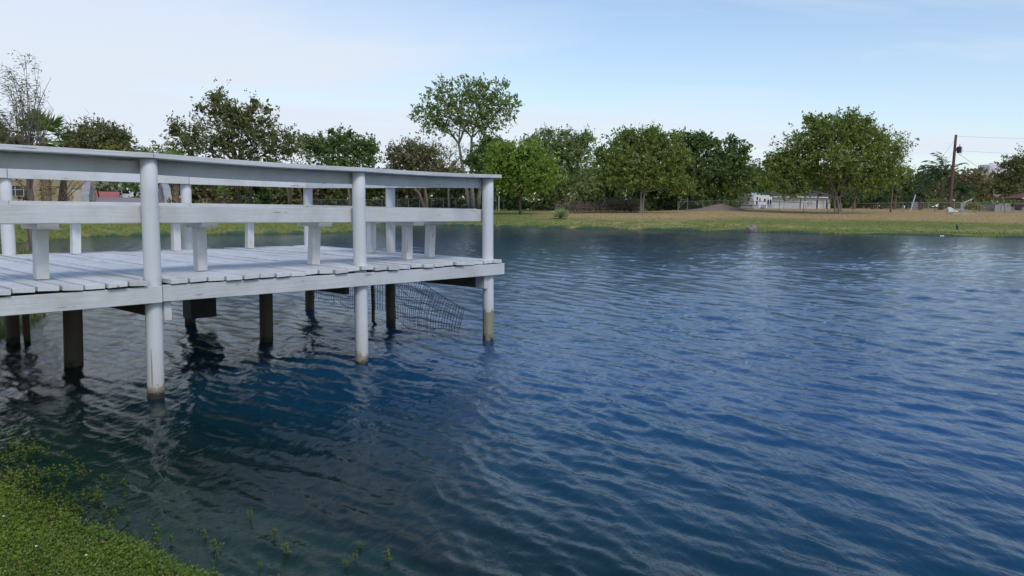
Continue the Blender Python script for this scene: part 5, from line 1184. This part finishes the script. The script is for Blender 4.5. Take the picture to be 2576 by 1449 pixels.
MB().prism([(-0.28, 0.72), (0.28, 0.72), (0.34, 0.95), (0.25, 1.15), (-0.25, 1.15), (-0.34, 0.95)], 0, -0.8, 0.8).build('barrel', M_black, t)
for sx in (-0.65, 0.65): MB().box(sx - 0.05, sx + 0.05, -0.2, -0.12, -0.1, 0.72).box(sx - 0.05, sx + 0.05, 0.12, 0.2, -0.1, 0.72).build('leg', M_galv, t)
MB().box(-1.35, -0.81, -0.25, 0.25, 0.78, 0.83).build('side_shelf', M_black, t)
tree('creeper', 'green creeper over the fence top left of the pole', 2352, 98.5, [(2352, 506, 20, 4), (2372, 506, 20, 4), (2338, 507, 12, 3)], L_mid, M_barkd, l=0.16, w=0.1, seed=96, fill=0.0, dens=3, spray=0.2, trunk_r=0.03, cat='creeper', subs=1)
tree('creeper', 'green creeper hanging over the fence top at the right edge', 2530, 97, [(2500, 508, 26, 4), (2540, 508, 26, 4), (2572, 507, 26, 4), (2470, 509, 16, 3)], L_mid, M_barkd, l=0.16, w=0.1, seed=97, fill=0.0, dens=3, spray=0.2, trunk_r=0.03, cat='creeper', subs=1)
M_tile = basic('red_roof', (0.24, 0.10, 0.075), (0.17, 0.07, 0.055), 4, 0.9, 0.3)
b0 = base(2590, 118); b0[2] = zpx(532, 2590, 118); t = thing('red_roof_house', 'low house with brick red roof at the right picture edge', 'house', b0); zr = zpx(484, 2590, 118) - b0[2]; ze = zpx(499, 2590, 118) - b0[2]
MB().box(-1.2, 6, 0, 5, -0.3, ze).build('wall', M_bark, t)
MB().add([(-1.6, -0.5, ze + .01), (6.4, -0.5, ze + .01), (6.4, 5.5, ze + .01), (-1.6, 5.5, ze + .01), (0.6, 2.5, zr), (6.0, 2.5, zr)], [(0, 1, 5, 4), (1, 2, 5), (2, 3, 4, 5), (3, 0, 4), (3, 2, 1, 0)]).build('roof', M_tile, t)
MB().box(-1.62, 6.42, -0.53, -0.505, ze - 0.08, ze + 0.06).build('fascia', M_white, t)
b0 = base(2505, 120); zl = zpx(490, 2505, 120) - b0[2]; t = thing('dish_lamp', 'pale dish lamp on a thin mast among the right trees', 'lamp', b0)
MB().tube([(-0.5, 0, -0.2), (-0.5, 0, zl + 0.9)], 0.04, 6).build('mast', M_galv, t); MB().tube([(0, 0, zl - 0.35), (0, 0, zl - 0.3), (0, 0, zl + 0.05)], [0.15, 0.2, 0.62], 12).build('shade', M_white, t); MB().tube([(-0.5, 0, zl + 0.1), (0, 0, zl + 0.0)], 0.03, 5).build('arm', M_galv, t)
b0 = base(2418, 106); o = MB().add([(0.2, 0, 1.28), (0.3, 0, 1.20), (1.5, 0, 1.75), (1.45, 0, 1.83), (0.2, 0.06, 1.28), (0.3, 0.06, 1.20), (1.5, 0.06, 1.75), (1.45, 0.06, 1.83)], [(0, 1, 2, 3), (7, 6, 5, 4), (0, 4, 5, 1), (1, 5, 6, 2), (2, 6, 7, 3), (3, 7, 4, 0)]).add([(1.3, 0.1, -0.1), (1.36, 0.1, -0.1), (1.36, 0.16, -0.1), (1.3, 0.16, -0.1), (1.3, 0.1, 1.8), (1.36, 0.1, 1.8), (1.36, 0.16, 1.8), (1.3, 0.16, 1.8)], BOXF).build('propped_board', M_frame, None, b0); tag(o, 'white board propped slanting above the block wall', 'board')
# water tank far behind
M_tank = basic('tank_paint', (0.86, 0.82, 0.79), (0.80, 0.76, 0.73), 0.3, 0.6)
Yt = 620.0; pc = at(2494, 440, Yt); zt_top, zt_bot = at(2494, 415, Yt)[2], at(2494, 441, Yt)[2]; rt = 30 * Yt / FPX; zg = zt1(pc[0], Yt)
t = thing('water_tank', 'large pale water tower tank above the far right trees', 'water tank', (pc[0], Yt, zg))
hz0, hz1 = zt_bot - zg, zt_top - zg
MB().tube([(0, 0, hz0 - 4), (0, 0, hz0 - 2), (0, 0, hz0 + 1), (0, 0, hz1 - 0.4), (0, 0, hz1), (0, 0, hz1 + 0.9)], [rt * 0.55, rt * 0.85, rt, rt, rt * 0.97, rt * 0.1], 36).build('tank_shell', M_tank, t, smooth=False)
MB().tube([(0, 0, -1), (0, 0, hz0 - 3.5)], 3.0, 16).build('pedestal', M_tank, t)
for a in range(6):
    an = a * math.pi / 3 + 0.3; MB().tube([(rt * 0.8 * math.cos(an), rt * 0.8 * math.sin(an), -1), (rt * 0.8 * math.cos(an), rt * 0.8 * math.sin(an), hz0 - 1.5)], 0.5, 8).build('leg', M_tank, t)
for i in range(8):
    an = R(185 + i * 6); MB().box(rt * 1.01 * math.cos(an) - 0.15, rt * 1.01 * math.cos(an) + 0.15, rt * 1.01 * math.sin(an) - 0.15, rt * 1.01 * math.sin(an) + 0.15, hz0 + 1, hz1 - 0.6 - (i % 3)).build('ladder_bar', M_galv, t)
MB().tube([(1.5, 0, hz1 + 0.6), (1.5, 0, hz1 + 3.0)], 0.15, 5).box(-2, 0.5, -0.5, 0.5, hz1 + 0.6, hz1 + 1.4).build('roof_gear', M_galv, t)

# ------------------------------------------------------------------ ground cover by the camera, shore tufts and water plants
def in_poly_sample(r, n, xr_, yr_, smin, smax):
    x = r.uniform(*xr_, n); y = r.uniform(*yr_, n); s = sdist(x, y); k = (s > smin) & (s < smax); return x[k], y[k], s[k]
def sprigs(r, x, y, z, hgt, L, W, nl, tiers):
    """little leafy shoots: whorls of pointed leaves up a short stem"""
    n = len(x); cs, ax, sh, tn = [], [], [], []
    lean = r.normal(size=(n, 2)) * 0.25; tint = np.clip(value_noise(np.asarray(x), np.asarray(y), 1.6, 51) * 0.8 + value_noise(np.asarray(x), np.asarray(y), 6.0, 52) * 0.5 - 0.25 + 0.3 * (r.random(n) - 0.5), 0, 1)
    for q in range(tiers):
        fz = (q + 0.6) / tiers
        for k in range(nl):
            a = 2 * np.pi * k / nl + q * 0.9 + r.random(n) * 0.8; el = 0.25 + 0.55 * fz + r.normal(size=n) * 0.25
            d = np.stack([np.cos(a) * np.cos(el), np.sin(a) * np.cos(el), np.sin(el)], 1)
            l_ = (L * (0.7 + 0.6 * r.random(n)) * (1.1 - 0.35 * fz))[:, None]
            o = np.stack([x + lean[:, 0] * hgt * fz, y + lean[:, 1] * hgt * fz, z + hgt * fz], 1)
            cs.append(o + d * l_ * 0.55); ax.append(d * l_ * 0.5)
            s_ = np.cross(d, r.normal(size=(n, 3)) * 0.35 + np.array([0, 0, 1.0])); sh.append(unit(s_) * W * (0.7 + 0.6 * r.random(n))[:, None]); tn.append(np.clip(tint * 0.65 + 0.35 * r.random(n), 0, 1))
    v, f = leaf_quads(np.concatenate(cs), np.concatenate(ax), np.concatenate(sh)); return v, f, np.concatenate(tn)
r_ = np.random.default_rng(31)
x, y, s = in_poly_sample(r_, 110000, (-4.4, 0.2), (2.1, 5.0), -0.04, 2.6)
pn = value_noise(x, y, 2.2, 8); keep = r_.random(len(x)) < (0.45 + 0.55 * pn); x, y, s = x[keep][:38000], y[keep][:38000], s[keep][:38000]
z = zt(x, y, s); hg = 0.018 + 0.022 * r_.random(len(x)) + 0.03 * np.exp(-np.maximum(s, 0) * 5)
v, f, tn = sprigs(r_, x, y, z, hg, 0.0145, 0.0038, 3, 2)
me = new_mesh('ground_cover', v, f); set_tint(me, tn); o = link('ground_cover', me, L_cover); tag(o, 'low bright green creeping ground cover on the near bank', 'ground cover', kind='stuff')
x, y, s = in_poly_sample(r_, 90000, (-4.4, 0.2), (2.1, 4.8), 0.06, 2.6)
pn = value_noise(x, y, 1.4, 9); keep = r_.random(len(x)) < np.clip(pn * 1.6 - 0.3, 0.08, 1); x, y, s = x[keep][:34000], y[keep][:34000], s[keep][:34000]
z = zt(x, y, s); n = len(x); d = unit(r_.normal(size=(n, 3)) * np.array([0.8, 0.8, 0.2]) + np.array([0, 0, 0.75])); L = 0.03 + 0.04 * r_.random(n)
v, f = leaf_quads(np.stack([x, y, z], 1) + d * (L * 0.5)[:, None], d * (L * 0.5)[:, None], unit(np.cross(d, r_.normal(size=(n, 3)))) * 0.0016)
me = new_mesh('lawn_grass', v, f); set_tint(me, r_.random(n)); o = link('lawn_grass', me, L_turf); tag(o, 'thin grass blades mixed into the near bank ground cover', 'grass', kind='stuff')
# dense emergent plants along the near margin
x, y, s = in_poly_sample(r_, 30000, (-5.5, 0.2), (2.0, 6.0), -0.50, 0.10)
dens_ = np.clip(1.15 + s * 1.6, 0.03, 1) * np.clip(value_noise(x, y, 3.0, 12) * 1.8 - 0.35, 0.02, 1) * np.where(x < -2.2, 1.0, 0.07); keep = r_.random(len(x)) < dens_
x, y, s = x[keep][:1200], y[keep][:1200], s[keep][:1200]; z = np.maximum(zt(x, y, s), -0.02)
v, f, tn = sprigs(r_, x, y, z, 0.025 + 0.045 * r_.random(len(x)), 0.020, 0.0045, 4, 3)
me = new_mesh('marginal_plants', v, f); set_tint(me, tn); o = link('marginal_plants', me, L_cover2); tag(o, 'dense leafy shoots rising from the water along the near bank', 'water plants', kind='stuff')
# single shoots standing free in the shallow water
spots = [(515, 1355), (630, 1300), (905, 1380), (975, 1412), (870, 1425), (690, 1352), (720, 1395), (655, 1430), (430, 1365), (540, 1385), (250, 1262), (160, 1235), (290, 1300), (895, 1408), (60, 1170)]
mv, mf, mt = sprigs(np.random.default_rng(33), np.zeros(3), np.array([0, 0.012, -0.012]), np.zeros(3), np.array([0.07, 0.05, 0.06]), 0.024, 0.0055, 4, 3)
pm = new_mesh('leaves', mv, mf); set_tint(pm, mt); pm.materials.append(L_cover2)
sm = MB().tube([(0, 0, -0.06), (0.003, 0, 0.05)], 0.0022, 5).mesh('stem'); sm.materials.append(L_cover2)
for i, (a, b_) in enumerate(spots):
    p_ = gnd(a, b_, 0.0); t = thing('water_shoot', 'small yellow green shoot standing free in the shallow near water', 'water plant', (p_[0], p_[1], 0), i * 2.1, 'free standing shoots in the shallows'); t.scale = (0.5 + 0.3 * random.random(),) * 3
    for nm, m_ in (('leaves', pm), ('stem', sm)): o = bpy.data.objects.new(nm, m_); C.objects.link(o); o.parent = t
# small flowers in the ground cover
M_pink = basic('pink_petals', (0.42, 0.12, 0.22), (0.34, 0.09, 0.17), 9, 0.7)
def flower(label, px, py, m_, rad, cat='flower'):
    p_ = gnd(px, py, 0.09); b0 = np.array([p_[0], p_[1], zt1(p_[0], p_[1])]); t = thing('small_flower', label, cat, b0); k = 5
    MB().tube([(0, 0, -0.01), (0, 0, 0.052)], 0.0015, 5).build('stem', L_cover, t)
    mb = MB()
    for i in range(k):
        a = i * 2 * math.pi / k; c_, s_ = math.cos(a), math.sin(a); w_ = rad * 0.42
        mb.add([(0, 0, 0.053), (c_ * rad * .6 - s_ * w_, s_ * rad * .6 + c_ * w_, 0.060), (c_ * rad, s_ * rad, 0.057), (c_ * rad * .6 + s_ * w_, s_ * rad * .6 - c_ * w_, 0.060)], [(0, 3, 2, 1)])
    mb.build('petals', m_, t)
flower('pink flower at the upper edge of the near ground cover', 132, 1287, M_pink, 0.013); flower('pink flower at the water edge of the near bank', 259, 1353, M_pink, 0.010)
flower('tiny white flower at the left edge of the near bank', 10, 1308, M_white, 0.007); flower('tiny white flower in the middle of the near bank', 92, 1392, M_white, 0.007); flower('tiny white flower lower right on the near bank', 217, 1407, M_white, 0.007)
# ragged grass along the visible shores
def shore_tufts():
    r = np.random.default_rng(35); X, Y_, S = [], [], []
    n = len(SH)
    for i in range(n):
        a, b_ = SH[i], SH[(i + 1) % n]; L = np.linalg.norm(b_ - a); mid_ = (a + b_) / 2; dist = np.hypot(*mid_)
        if mid_[1] < 6 or dist > 90 or abs(mid_[0]) > mid_[1] * 0.95 + 2: continue
        k = int(L * min(130, 2600 / dist)); t = r.random(k)[:, None]; p_ = a + (b_ - a) * t
        nr = np.array([-(b_ - a)[1], (b_ - a)[0]]) / (L + 1e-9); off = np.abs(r.normal(size=k)) * (0.35 + 0.012 * dist) - 0.08
        for sg in (1, -1):
            q = p_ + nr * sg * off[:, None]
            X.append(q[:, 0]); Y_.append(q[:, 1])
    X, Y_ = np.concatenate(X), np.concatenate(Y_); s = sdist(X, Y_); kk = s > -0.10; X, Y_, s = X[kk], Y_[kk], s[kk]; z = np.maximum(zt(X, Y_, s), -0.02); m = len(X); dist = np.hypot(X, Y_)
    d = unit(r.normal(size=(m, 3)) * np.array([0.6, 0.6, 0.15]) + np.array([-0.15, 0, 0.9])); L = (0.05 + 0.10 * r.random(m)) * (1 + dist / 110)
    v, f = leaf_quads(np.stack([X, Y_, z], 1) + d * (L * 0.45)[:, None], d * (L * 0.5)[:, None], unit(np.cross(d, r.normal(size=(m, 3)))) * (0.003 + 0.0003 * dist)[:, None])
    me = new_mesh('shore_grass', v, f); set_tint(me, np.clip(value_noise(X, Y_, 0.5, 15) * 0.9 + r.random(m) * 0.3 - 0.1, 0, 1)); o = link('shore_grass', me, L_turf); tag(o, 'ragged grass fringe along the pond shores', 'grass', kind='stuff')
shore_tufts()
def lawn_tufts():
    r = np.random.default_rng(36); n = 60000; a = r.uniform(-0.72, 0.72, n); Y_ = 34 + 75 * r.random(n) ** 1.2; X = np.tan(a) * Y_; s = sdist(X, Y_); k = (s > 0.3) & (s < 45); X, Y_, s = X[k][:34000], Y_[k][:34000], s[k][:34000]
    t = X / Y_; lim = 7.5 + 9 * sstep(0.16, 0.40, t); dry = sstep(-6, 6, s - lim + (value_noise(X, Y_, 0.3, 44) - 0.5) * 10) * sstep(-0.03, 0.10, t)
    m = len(X); d = unit(r.normal(size=(m, 3)) * np.array([0.7, 0.7, 0.1]) + np.array([0, 0, 0.7])); L = 0.05 + 0.09 * r.random(m)
    v, f = leaf_quads(np.stack([X, Y_, zt(X, Y_, s) + L * 0.25], 1), d * (L * 0.6)[:, None], unit(np.cross(d, r.normal(size=(m, 3)))) * (0.02 + 0.035 * r.random(m))[:, None])
    me = new_mesh('lawn_tufts', v, f); set_tint(me, np.clip(dry * 0.75 + 0.35 * r.random(m) + 0.3 * (value_noise(X, Y_, 0.5, 45) - 0.5), 0, 1)); o = link('lawn_tufts', me, L_lawn); tag(o, 'uneven tufts in the far lawn and dry bank', 'grass', kind='stuff')
lawn_tufts()
print('TRIS', sum(sum(len(p.vertices) - 2 for p in m.polygons) if len(m.polygons) < 3000 else 2 * len(m.polygons) for m in bpy.data.meshes))
